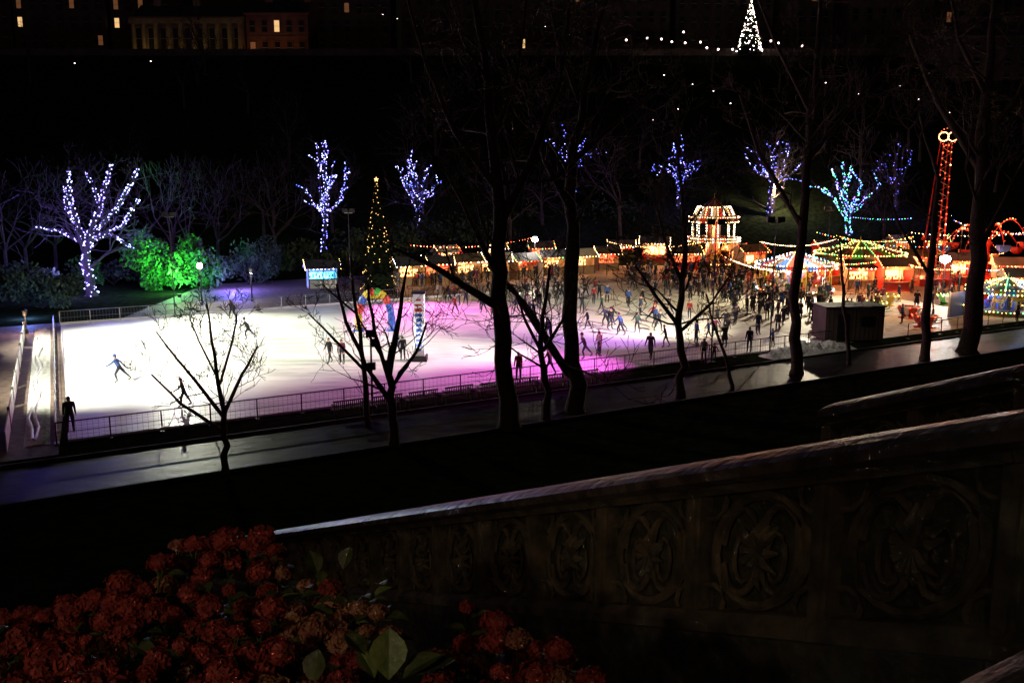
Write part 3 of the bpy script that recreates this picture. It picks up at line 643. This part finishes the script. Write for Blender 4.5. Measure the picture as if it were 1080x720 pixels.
# ------------------------------------------------------------ buildings on the crest
def building(name, x0, w, y, z, h, floors, bays, wall, lit=.05, cols=False, roof='slate', dep=12):
    mb = MB(); c = Vector((x0+w/2, y, z)); up = Vector((0, 0, 1))
    mb.box(c+Vector((0, dep/2, h/2-3)), (w, dep, h+6), wall); mb.box(c+Vector((0, dep/2, h+.25)), (w+.9, dep+.9, .5), wall)
    mb.box(c+Vector((0, -.1, h/floors)), (w, .3, .35), wall)
    e = [c+Vector((sx*w/2, dep/2+sy*dep/2, h+.5)) for sx, sy in ((-1, -1), (1, -1), (1, 1), (-1, 1))]; r0 = c+Vector((-w/2, dep/2, h+4)); r1 = c+Vector((w/2, dep/2, h+4))
    mb.face([e[0], e[1], r1, r0], roof); mb.face([e[2], e[3], r0, r1], roof); mb.face([e[1], e[2], r1], wall); mb.face([e[3], e[0], r0], wall)
    for i in range(max(2, int(w/9))): mb.box(Vector((x0+4+i*9, y+dep/2, z+h+3.6)), (1.6, 1, 3), wall)
    fh = h/floors
    for f in range(floors):
        for b in range(bays):
            x = x0+(b+.5)*w/bays; zz = z+fh*(f+.5); q = rnd.random()
            kk = 'win_lit' if q < lit else ('win_dim' if q < lit*3 else 'pane')
            mb.box((x, y-.02, zz), (1.15, .1, fh*.52), kk); mb.box((x, y-.12, zz-fh*.29), (1.6, .3, .16), wall); mb.box((x, y-.1, zz+fh*.3), (1.6, .24, .2), wall)
            for s in (-1, 1): mb.box((x+s*.68, y-.06, zz), (.2, .18, fh*.52), wall)
            mb.box((x, y-.09, zz), (1.14, .05, .07), 'white')
    if cols:
        for b in range(bays+1):
            x = x0+b*w/bays; x = min(max(x, x0+.5), x0+w-.5)
            mb.tube([Vector((x, y-.9, z+.5)), Vector((x, y-.9, z+h-1.2))], [.48, .4], wall, 12); mb.box((x, y-.9, z+.25), (1.3, 1.3, .5), wall); mb.box((x, y-.9, z+h-1.05), (1.2, 1.2, .3), wall)
        mb.box((x0+w/2, y-.75, z+h-.45), (w+.6, 1.6, .9), wall)
    return mb.build(name, origin=(c.x, c.y, c.z))
ZT = 38
o = building('stone_gallery', -86, 25, 224, ZT, 8.5, 1, 9, 'sand', .0, True)
for i in range(4): light('POINT', 'wall_light', Vector((-82+i*6.1, 220.2, ZT+.8)), (1, .66, .26), (70, 30, 60, 35)[i], o, r=.2)
o = building('stone_house', -60.5, 14, 225, ZT, 9.5, 2, 5, 'brickred', .08)
for i in range(2): light('POINT', 'wall_light', Vector((-58+i*7, 221.0, ZT+1)), (1, .42, .2), 55, o, r=.2)
x = -170; kk = 0
while x < 190:
    w = rnd.uniform(15, 26); building('tenement_building', x, w, 243+rnd.uniform(0, 6), ZT, rnd.uniform(19, 27), 5, int(w/3), 'tene', .035 if x < -20 else .009); x += w+rnd.uniform(.2, 3)
building('terrace_house', 88, 34, 196, terrain(105, 196)-1, 9, 3, 11, 'tene', .05)
mb = MB(); mb.box((0, 213.5, ZT-.2), (360, .4, 1.6), 'tene'); mb.box((0, 213.5, ZT+.66), (360, .6, .14), 'tene')
for i in range(60): mb.box((-180+i*6, 213.45, ZT-.1), (.7, .6, 1.9), 'tene')
mb.build('parapet_wall')
mb = MB(); mb.face([(-400, 216, ZT+.02), (400, 216, ZT+.02), (400, 223, ZT+.02), (-400, 223, ZT+.02)], 'path'); mb.build('road')
# ------------------------------------------------------------ people
def person_mesh(name, lean=0.05, lt=(0, 0), rt=(0, 0), la=(.1, .1, .2), ra=(.1, .1, .2), hat=False, skirt=False, sc=1.0):
    J = []; E = []; R = []; T = []
    def add(p, par, r, tag):
        J.append(Vector(p)); R.append(r); T.append(tag)
        if par is not None: E.append((par, len(J)-1))
        return len(J)-1
    rx = lambda v, a: Vector((v[0], v[1]*math.cos(a)+v[2]*math.sin(a), -v[1]*math.sin(a)+v[2]*math.cos(a)))
    pel = add((0, 0, .95), None, (.15, .11), 'trouser'); base = Vector((0, 0, .95))
    wa = add(base+rx((0, 0, .2), lean), pel, (.145, .10), 'jacket'); ch = add(base+rx((0, 0, .42), lean), wa, (.17, .12), 'jacket')
    nk = add(base+rx((0, .01, .56), lean), ch, (.06, .06), 'skin'); h1 = add(base+rx((0, .03, .64), lean*.7), nk, (.085, .095), 'skin')
    h2 = add(base+rx((0, .02, .73), lean*.7), h1, (.082, .1), 'hair'); h3 = add(base+rx((0, .01, .79), lean*.7), h2, (.05, .06), 'hair')
    hands = []
    for sgn, A in ((-1, la), (1, ra)):
        sh = base+rx((sgn*.19, 0, .47), lean); i = add(sh, ch, (.065, .065), 'jacket')
        d = Vector((sgn*math.sin(A[1]), math.sin(A[0])*math.cos(A[1]), -math.cos(A[0])*math.cos(A[1]))); el = sh+d*.29; i = add(el, i, (.05, .05), 'jacket')
        a2 = A[0]+A[2]; d2 = Vector((sgn*math.sin(A[1]*.8), math.sin(a2)*math.cos(A[1]), -math.cos(a2)*math.cos(A[1]))).normalized(); wr = el+d2*.25; i = add(wr, i, (.033, .035), 'jacket')
        add(wr+d2*.07, i, (.038, .022), 'skin'); hands.append((wr+d2*.09, d2, sgn))
    feet = []
    for sgn, A in ((-1, lt), (1, rt)):
        hp = base+Vector((sgn*.09, 0, -.04)); i = add(hp, pel, (.1, .1), 'trouser')
        d = Vector((sgn*.06, math.sin(A[0]), -math.cos(A[0]))); kn = hp+d*.43; i = add(kn, i, (.066, .07), 'trouser')
        a2 = A[0]-A[1]; an = kn+Vector((sgn*.02, math.sin(a2), -math.cos(a2)))*.42; i = add(an, i, (.048, .05), 'boot')
        f = Vector((sgn*.03, math.cos(a2*.5), math.sin(a2*.5)-.1)); to = an+Vector((0, 0, -.05))+f*.17; add(to, i, (.042, .036), 'boot'); feet.append((an, to))
    me = bpy.data.meshes.new('sk'); me.from_pydata([tuple(j) for j in J], E, []); ob = bpy.data.objects.new('sk', me); scene.collection.objects.link(ob)
    ob.modifiers.new('Skin', 'SKIN'); 
    for i, s in enumerate(me.skin_vertices[0].data): s.radius = R[i] if not isinstance(R[i], float) else (R[i], R[i]); s.use_root = (i == 0)
    sb = ob.modifiers.new('Sub', 'SUBSURF'); sb.levels = 2
    dg = bpy.context.evaluated_depsgraph_get(); m2 = bpy.data.meshes.new_from_object(ob.evaluated_get(dg)); bpy.data.objects.remove(ob)
    mb = MB(); vs = [Vector(v.co) for v in m2.vertices]; mb.v = [tuple(v) for v in vs]
    for p in m2.polygons:
        c = Vector(p.center); best = None; bd = 1e9
        for i, j in enumerate(J):
            dd = (c-j).length/(1 if T[i] != 'jacket' else 1.15)
            if dd < bd: bd = dd; best = i
        tag = T[best]
        if tag == 'skin' and best == h1 and c.y < J[h1].y-.02: tag = 'hair'
        mb.f.append(tuple(p.vertices)); mb.m.append(mb.mi(tag))
    for c, d, sgn in hands:
        side = d.cross(Vector((0, 0, 1)) if abs(d.z) < .8 else Vector((0, 1, 0))).normalized(); bend = side.cross(d)
        for k, l in enumerate((.07, .08, .075, .06)):
            s = c+side*(-.027+k*.018); mb.tube([s, s+d*l*.55, s+d*l*.9+bend*.02], [.009, .008, .006], 'skin', 5)
        s = c-side*.035-d*.03; mb.tube([s, s-side*.025+d*.03, s-side*.025+d*.055], [.011, .009, .007], 'skin', 5)
    hc = J[h1]; mb.tube([hc+Vector((0, .085, .02)), hc+Vector((0, .118, -.01)), hc+Vector((0, .1, -.025))], [.008, .014, .01], 'skin', 5)
    for s in (-1, 1):
        mb.tube([hc+Vector((s*.08, 0, .03)), hc+Vector((s*.098, -.01, .01)), hc+Vector((s*.083, 0, -.02))], [.012, .016, .01], 'skin', 5); mb.bulb(hc+Vector((s*.033, .088, .03)), .012, 'hair')
    mb.box(hc+Vector((0, .092, -.045)), (.045, .01, .01), 'red')
    if hat: mb.lathe(J[h2]+Vector((0, 0, -.02)), [(.105, 0), (.112, .03), (.095, .08), (.05, .12), (0, .13)], 'jacket', 10); mb.bulb(J[h2]+Vector((0, 0, .125)), .035, 'jacket')
    if skirt: mb.lathe(J[pel]+Vector((0, 0, -.42)), [(.24, 0), (.21, .25), (.17, .45)], 'jacket', 12)
    for an, to in feet: mb.box((an+to)/2+Vector((0, 0, -.07)), (.012, .26, .03), 'steel')
    mz = min(v[2] for v in mb.v); mb.v = [(x*sc, y*sc, (z-mz)*sc) for x, y, z in mb.v]
    o = mb.build(name, True); me = o.data; bpy.data.objects.remove(o); bpy.data.meshes.remove(m2); return me
POSES = [person_mesh('fig_stand', .03, (0, .02), (.05, .05)), person_mesh('fig_glide', .25, (.45, .5), (-.35, .15), (.5, .3, .5), (-.5, .3, .4)),
         person_mesh('fig_push', .4, (.5, .75), (-.65, .1), (.7, .5, .4), (-.7, .5, .3), True), person_mesh('fig_walk', .08, (.3, .1), (-.3, .25), (-.3, .1, .3), (.35, .1, .3)),
         person_mesh('fig_wobble', .3, (.35, .4), (.1, .35), (.4, 1.1, .2), (.3, 1.2, .2), True), person_mesh('fig_coat', .04, (.05, .05), (-.05, .05), (.2, .12, 1.5), (.2, .12, 1.4), False, True),
         person_mesh('fig_child', .1, (.15, .2), (-.1, .1), (.3, .5, .3), (.2, .5, .3), True, False, .72), person_mesh('fig_phone', .05, (0, 0), (.08, .1), (.6, .15, 1.6), (.1, .1, .2))]
CL = [(.02, .02, .025), (.03, .04, .09), (.28, .03, .03), (.08, .08, .09), (.10, .06, .04), (.05, .10, .3), (.4, .36, .3), (.02, .02, .02), (.03, .03, .04), (.18, .04, .1), (.03, .08, .05), (.02, .025, .04), (.02, .02, .03), (.05, .04, .04)]
pr = random.Random(5)
def person(x, y, z, pose, rot, col, name='ice_skater', s=1.0):
    s = s*pr.uniform(.92, 1.05)
    o = bpy.data.objects.new(name, POSES[pose]); scene.collection.objects.link(o); o.location = (x, y, z); o.rotation_euler = (0, 0, rot); o.scale = (s*pr.uniform(.95, 1.15), s*pr.uniform(.95, 1.15), s); o.color = (*col, 1)
for px, py, po, rot, ci in [(127, 403, 2, 1.6, 5), (75, 457, 0, .5, 0), (195, 428, 1, 2.0, 3), (245, 337, 1, 1.2, 8), (262, 358, 2, 1.8, 8), (348, 383, 3, 2.5, 7), (361, 384, 0, 2.9, 9), (425, 380, 0, .4, 7), (419, 377, 3, .8, 1),
        (547, 402, 0, 2.8, 2), (580, 396, 1, 1.4, 4), (617, 378, 2, 1.9, 7), (632, 374, 0, 2.1, 2), (686, 378, 3, 2.6, 0), (702, 366, 1, 1.6, 1), (742, 382, 0, 2.8, 6), (753, 380, 6, 2.8, 2), (764, 366, 5, .5, 7), (600, 352, 3, 3, 5), (510, 330, 1, 1, 7), (545, 322, 3, 2, 0),
        (690, 345, 1, -1, 5), (655, 350, 2, 1.5, 9), (790, 372, 0, 0, 7), (815, 366, 6, 1, 5), (480, 331, 3, 1, 2), (820, 350, 0, 2.5, 8)]:
    p = G(px, py, .12); person(p.x, p.y, .12, po, rot, CL[ci])
occ = []
def free(x, y, d=.5):
    for a_, b_ in occ:
        if abs(a_-x) < d and abs(b_-y) < d: return False
    occ.append((x, y)); return True
n = 0
while n < 75:
    a_, b_ = pr.betavariate(4.5, 1.3), pr.random()**.75
    if a_ < .64 or b_ < .08: continue
    p = RP(a_, b_, .12)
    if free(p.x, p.y): person(p.x, p.y, .12, pr.choice((0, 1, 2, 3, 4, 6, 1, 3)), pr.uniform(0, 6.28), pr.choice(CL)); n += 1
n = 0
while n < 210:
    px, py = pr.uniform(660, 880), pr.uniform(286, 352)
    if py > 300+(px-650)*.25: continue
    p = G(px, py)
    if free(p.x, p.y): person(p.x, p.y, .02, pr.choice((0, 3, 5, 7, 0, 6)), pr.uniform(0, 6.28), pr.choice(CL), 'pedestrian'); n += 1
n = 0
while n < 45:
    px, py = pr.uniform(430, 650), pr.uniform(292, 304)
    if py > 306-(px-430)*.07: continue
    p = G(px, py)
    if free(p.x, p.y): person(p.x, p.y, .01, pr.choice((0, 3, 5, 7)), pr.uniform(0, 6.28), pr.choice(CL), 'pedestrian'); n += 1
for i in range(45):
    p = G(pr.uniform(890, 1075), pr.uniform(305, 345)); person(p.x, p.y, .01, pr.choice((0, 3, 5, 7)), pr.uniform(0, 6.28), pr.choice(CL), 'pedestrian')
# ------------------------------------------------------------ stair balustrades
VD = sight(50, 598)
def balustrade(name, A, t0, t1, hgt=1.1):
    mb = MB(); d = VD; hor = Vector((d.x, d.y, 0)).normalized(); nrm = Vector((hor.y, -hor.x, 0)); up = Vector((0, 0, 1))
    if nrm.y > 0: nrm = -nrm
    def Q(t, w, z): return A+d*t+nrm*w+up*z
    def prof(sec, ta, tb_, k, nseg):
        for i in range(nseg):
            a_ = ta+(tb_-ta)*i/nseg; b_ = ta+(tb_-ta)*(i+1)/nseg-.006
            j1 = [rnd.uniform(-.008, .008) for _ in sec]; r1 = [Q(a_, w+j, z) for (w, z), j in zip(sec, j1)]; r2_ = [Q(b_, w+j, z) for (w, z), j in zip(sec, j1)]
            for m in range(len(sec)): m2 = (m+1) % len(sec); mb.face([r1[m], r1[m2], r2_[m2], r2_[m]], k)
            mb.face(list(reversed(r1)), k); mb.face(r2_, k)
    n = max(1, round(t1-t0))
    prof([(.17, -.16), (.24, -.12), (.24, -.06), (.19, -.03), (.12, -.005), (0, .01), (-.12, -.005), (-.19, -.03), (-.24, -.06), (-.24, -.12), (-.17, -.16)], t0, t1, 'coping', n)
    prof([(.13, -.22), (.16, -.162), (-.16, -.162), (-.13, -.22)], t0, t1, 'stone', n)
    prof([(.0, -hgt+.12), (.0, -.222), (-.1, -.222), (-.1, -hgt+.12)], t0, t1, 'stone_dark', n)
    prof([(.17, -hgt), (.17, -hgt+.07), (.1, -hgt+.12), (-.17, -hgt+.12), (-.17, -hgt)], t0, t1, 'stone', n)
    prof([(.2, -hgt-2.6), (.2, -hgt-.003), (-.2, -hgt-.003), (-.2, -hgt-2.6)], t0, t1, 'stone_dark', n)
    zc = -(hgt-.12+.222)/2; hh = (hgt-.12-.222)
    for i in range(n+1):
        t = t0+i
        for w0, w1, wd in ((.0, .10, .06), (.10, .13, .035)):
            c = [Q(t-wd, w1, -.225), Q(t+wd, w1, -.225), Q(t+wd, w1, -hgt+.1), Q(t-wd, w1, -hgt+.1)]; e = [Q(t-wd, w0, -.225), Q(t+wd, w0, -.225), Q(t+wd, w0, -hgt+.1), Q(t-wd, w0, -hgt+.1)]
            mb.face(c, 'stone'); 
            for m in range(4): mb.face([c[m], c[(m+1) % 4], e[(m+1) % 4], e[m]], 'stone')
    for i in range(n):
        t = t0+i+.5
        ring = lambda cx, cz, rx_, rz, a0, a1, r, m=18: mb.tube([Q(t+cx+rx_*math.cos(a0+(a1-a0)*q/m), .03, zc+cz+rz*math.sin(a0+(a1-a0)*q/m)) for q in range(m+1)], [r]*(m+1), 'stone', 6, False)
        ring(0, 0, .36, hh*.46, 0, 6.2832, .032)
        for sx in (-1, 1):
            ring(sx*.15, 0, .15, hh*.36, .2, 6.0, .024, 14)
            ring(sx*.13, -hh*.06, .07, hh*.2, 0, 6.2832, .016, 12)
            for sz in (-1, 1): ring(sx*.40, sz*hh*.44, .12, .12, 0, 6.2832, .018, 10)
        for q in range(12):
            an = q*.5236+rnd.uniform(-.2, .2); R_ = rnd.uniform(.1, .2); p0 = Q(t, .03, zc); p1 = Q(t+R_*.6*math.cos(an), .06, zc+R_*.9*math.sin(an)); mb.tube([p0, p1, Q(t+R_*math.cos(an), .02, zc+R_*1.5*math.sin(an))], [.02, .035, .008], 'stone', 5)
    o = mb.build(name, False, origin=tuple(A)); return o
A1 = D(1000, 446, 4186/950)
balustrade('stone_balustrade', A1, -2.4, 24.6)
A2 = D(880, 426, 10.0)
balustrade('stone_balustrade', A2, -5, 0)
mb = MB(); hor = Vector((VD.x, VD.y, 0)).normalized(); nrm = Vector((hor.y, -hor.x, 0)); nrm = nrm if nrm.y > 0 else -nrm; l_ = Vector((VD.x, VD.y, 0)).length
for i in range(64):
    t = -3+i*.38; p = A1+VD*t-Vector((0, 0, 1.35)); mb.box(p+nrm*1.95, (.38*l_+.04, 3.4, .34), 'stone', hor)
mb.build('stone_stairs')
mb = MB(); a_ = D(950, 735, 2.3); b_ = D(1110, 655, 2.25); d = (b_-a_); dn = d.normalized(); sidev = Vector((-dn.y, dn.x, 0)).normalized()
sec = [(-.16, -.14), (-.2, -.1), (-.19, -.03), (-.1, 0), (.1, 0), (.19, -.03), (.2, -.1), (.16, -.14)]
a_ = a_-d*1.2; b_ = b_+d*1.5
a_ -= sidev*.2; b_ -= sidev*.2
r1 = [a_+sidev*w+Vector((0, 0, z)) for w, z in sec]; r2_ = [b_+sidev*w+Vector((0, 0, z)) for w, z in sec]
for m in range(8): mb.face([r1[m], r1[(m+1) % 8], r2_[(m+1) % 8], r2_[m]], 'coping')
mb.face(r1, 'coping'); mb.face(r2_, 'coping')
s4 = [(-.14, -1.2), (-.14, -.142), (.14, -.142), (.14, -1.2)]
r1 = [a_+sidev*w+Vector((0, 0, z)) for w, z in s4]; r2_ = [b_+sidev*w+Vector((0, 0, z)) for w, z in s4]
for m in range(4): mb.face([r1[m], r1[(m+1) % 4], r2_[(m+1) % 4], r2_[m]], 'stone')
mb.build('stone_parapet')
# ------------------------------------------------------------ hydrangeas
def head_mesh(nm, kk, seed):
    rng = random.Random(seed); mb = MB(); lump = [Vector((rng.gauss(0, 1), rng.gauss(0, 1), rng.gauss(0, 1))).normalized() for _ in range(7)]
    for i in range(105):
        z = 1-2*(i+.5)/105*.82; a = i*2.39996; r = math.sqrt(max(0, 1-z*z)); n = Vector((r*math.cos(a), r*math.sin(a), z*.8)); 
        bl = max(0, max(n.dot(q) for q in lump)); c = n*.052*(rng.uniform(.78, 1.02)+.25*(bl**4))
        n.normalize(); n = (n+Vector((rng.gauss(0, .25), rng.gauss(0, .25), rng.gauss(0, .25)))).normalized(); u = n.orthogonal().normalized(); w = n.cross(u); ro = rng.uniform(0, 1.5)
        for q in range(4):
            b = ro+q*math.pi/2; d = u*math.cos(b)+w*math.sin(b); e = u*math.cos(b+.8)+w*math.sin(b+.8); g = u*math.cos(b-.8)+w*math.sin(b-.8); s = .0115*rng.uniform(.75, 1.3)
            mb.face([c, c+g*s*.75+n*.002, c+d*s*1.15+n*rng.uniform(-.003, .006), c+e*s*.75+n*.002], kk)
    for i in range(5): a = i*1.256; mb.tube([Vector((0, 0, -.09)), Vector((math.cos(a)*.03, math.sin(a)*.03, 0))], [.004, .002], 'leaf2', 4)
    o = mb.build(nm); me = o.data; bpy.data.objects.remove(o); return me
heads = [head_mesh('head_a', 'petal', 1), head_mesh('head_b', 'petal', 2), head_mesh('head_c', 'petal2', 3)]
bush = bpy.data.objects.new('hydrangea_bush', None); scene.collection.objects.link(bush)
hr = random.Random(9); stems = MB()
def leaf(mb, p, d, L, k, up=None):
    d = d.normalized(); s = d.cross(Vector((0, 0, 1))).normalized()*L*.3; n = s.cross(d).normalized()
    rows = [(0, .05), (.15, .5), (.3, .85), (.5, 1), (.7, .8), (.88, .35), (1, .02)]; pts = []
    for f, w in rows:
        c = p+d*L*f-Vector((0, 0, .25*L*f*f)); pts.append((c-s*w+n*L*.1*w, c, c+s*w+n*L*.1*w))
    for i in range(6):
        a_, b_ = pts[i], pts[i+1]; mb.face([a_[0], a_[1], b_[1], b_[0]], k); mb.face([a_[1], a_[2], b_[2], b_[1]], k)
soilz = 10.15
def put_head(px, py, t, m=None, sc=None):
    p = D(px, py, t); o = bpy.data.objects.new('flower_head', heads[m if m is not None else hr.choice((0, 1, 0, 1, 2))]); scene.collection.objects.link(o); o.parent = bush
    o.location = p; s = sc or hr.uniform(.7, 1.35); o.scale = (s, s*hr.uniform(.85, 1.1), s*hr.uniform(.75, 1)); o.rotation_euler = (hr.uniform(-.5, .3), hr.uniform(-.4, .4), hr.uniform(0, 6))
    root = Vector((p.x+hr.uniform(-.1, .1), p.y+hr.uniform(0, .2), soilz)); stems.tube([root, root.lerp(p, .6)+Vector((hr.uniform(-.03, .03), 0, 0)), p-Vector((0, 0, .03))], [.007, .006, .004], 'leaf2', 5)
    for q in range(3):
        f = hr.uniform(.55, .97); a = hr.uniform(0, 6.28); leaf(stems, root.lerp(p, f), Vector((math.cos(a), math.sin(a), hr.uniform(0, .5))), hr.uniform(.08, .15), 'leaf2')
def skyline(px):
    pts = [(-30, 650), (20, 640), (60, 628), (110, 625), (150, 595), (190, 568), (290, 570), (330, 610), (400, 635), (430, 700), (480, 680), (520, 650), (600, 685), (640, 725)]
    for (a, b), (c, d) in zip(pts, pts[1:]):
        if a <= px <= c: return b+(d-b)*(px-a)/(c-a)
    return 735
hs = []
k = 0
while len(hs) < 150 and k < 12000:
    k += 1; px = hr.uniform(-20, 640); py = hr.uniform(565, 770)
    sk = skyline(px)
    if py < sk+5 or (py > 680 and 380 < px < 460): continue
    if any(abs(px-a) < 20 and abs(py-b) < 17 for a, b in hs): continue
    hs.append((px, py))
    f = (py-570)/170; m = 2 if (290 < px < 420 and py < 680 and hr.random() < .75) else hr.choice((0, 1, 0, 1, 0, 0, 1, 2))
    put_head(px, py, 4.4-1.3*f+hr.uniform(-.2, .2), m)
for px, py in ((238, 568), (262, 573), (205, 575), (178, 592), (492, 640), (352, 630), (372, 645), (290, 583), (220, 590), (275, 568)): put_head(px, py, 4.3, 0 if px < 300 or px > 400 else 2)
for i in range(70):
    px, py = hr.uniform(290, 400), hr.uniform(600, 665); a = hr.uniform(0, 6.28)
    leaf(stems, D(px, py+10, 4.1-.4*(py-600)/60), Vector((math.cos(a), math.sin(a), hr.uniform(.1, .9))), hr.uniform(.05, .11), 'leaf3' if hr.random() < .4 else 'leaf2')
for px, py, dx, dz, L in ((410, 716, -.02, 1, .21), (395, 714, -.45, .8, .14), (425, 715, .7, .5, .17), (440, 712, .5, .2, .16), (330, 720, .1, 1, .14), (335, 605, -.3, .8, .14), (362, 600, .2, .9, .13), (385, 690, -.5, .5, .12)):
    leaf(stems, D(px, py, 3.1 if py > 650 else 4.2), Vector((dx, .35, dz)), L, 'leaf3' if px in (410, 395) else 'leaf2')
for i in range(420):
    px = hr.uniform(-20, 630); py = hr.uniform(595, 760)
    if py < skyline(px)+12: continue
    f = (py-570)/170; a = hr.uniform(0, 6.28); leaf(stems, D(px, py, 4.5-1.3*f+.1), Vector((math.cos(a), math.sin(a), hr.uniform(-.1, .6))), hr.uniform(.06, .13), 'leaf2')
o = stems.build('stems_and_leaves', True); o.parent = bush
mb = MB(); g = 14
for i in range(g):
    for j in range(g):
        def sp_(i, j): x_ = -2.8+i*4.2/g; y_ = 1.5+j*3.6/g; return (x_, y_, soilz+.06*noise.noise(Vector((x_*3, y_*3, 0)))-.5*(max(0, (y_-4.4))))
        mb.face([sp_(i, j), sp_(i+1, j), sp_(i+1, j+1), sp_(i, j+1)], 'soil')
mb.build('flower_bed')
o = lamp('street_lamp', (-3.2, -3.0, 9.9), 4.4, (1, .72, .45), 22, 'lampw')
light('SPOT', 'flower_spot', Vector((-3.2, -2.5, 14.1)), (1, .72, .5), 170, o, Vector((-1.6, 3.5, 11)), 42, 1, .12)  # spot added on the unseen lamp, narrowed to light the flowers
# ------------------------------------------------------------ sky, added glow fill, camera
w = bpy.data.worlds.new('World'); scene.world = w; w.use_nodes = True; nt = w.node_tree
sky = nt.nodes.new('ShaderNodeTexSky'); sky.sky_type = 'NISHITA'; sky.sun_disc = False; sky.sun_elevation = math.radians(2); sky.sun_rotation = math.radians(200)
nt.links.new(sky.outputs[0], nt.nodes['Background'].inputs[0]); nt.nodes['Background'].inputs[1].default_value = .001
l = bpy.data.lights.new('city_glow_fill', 'SUN'); l.energy = .04; l.angle = math.radians(.5); l.color = (1, .62, .4); o = bpy.data.objects.new('city_glow_fill', l); scene.collection.objects.link(o); o.rotation_euler = (math.radians(50), 0, math.radians(-20))  # weak warm sun lamp added as city glow, lifts the dark branches
cam = bpy.data.cameras.new('camera'); cam.sensor_width = 36; cam.lens = 36*1000/1080; cam.clip_end = 3000; cam.clip_start = .1
co = bpy.data.objects.new('camera', cam); scene.collection.objects.link(co); co.location = EYE; co.rotation_euler = (math.pi/2-PIT, 0, 0); scene.camera = co
scene.view_settings.view_transform = 'Standard'; scene.view_settings.look = 'None'; scene.view_settings.exposure = 0
print('verts', sum(len(m.vertices) for m in bpy.data.meshes))
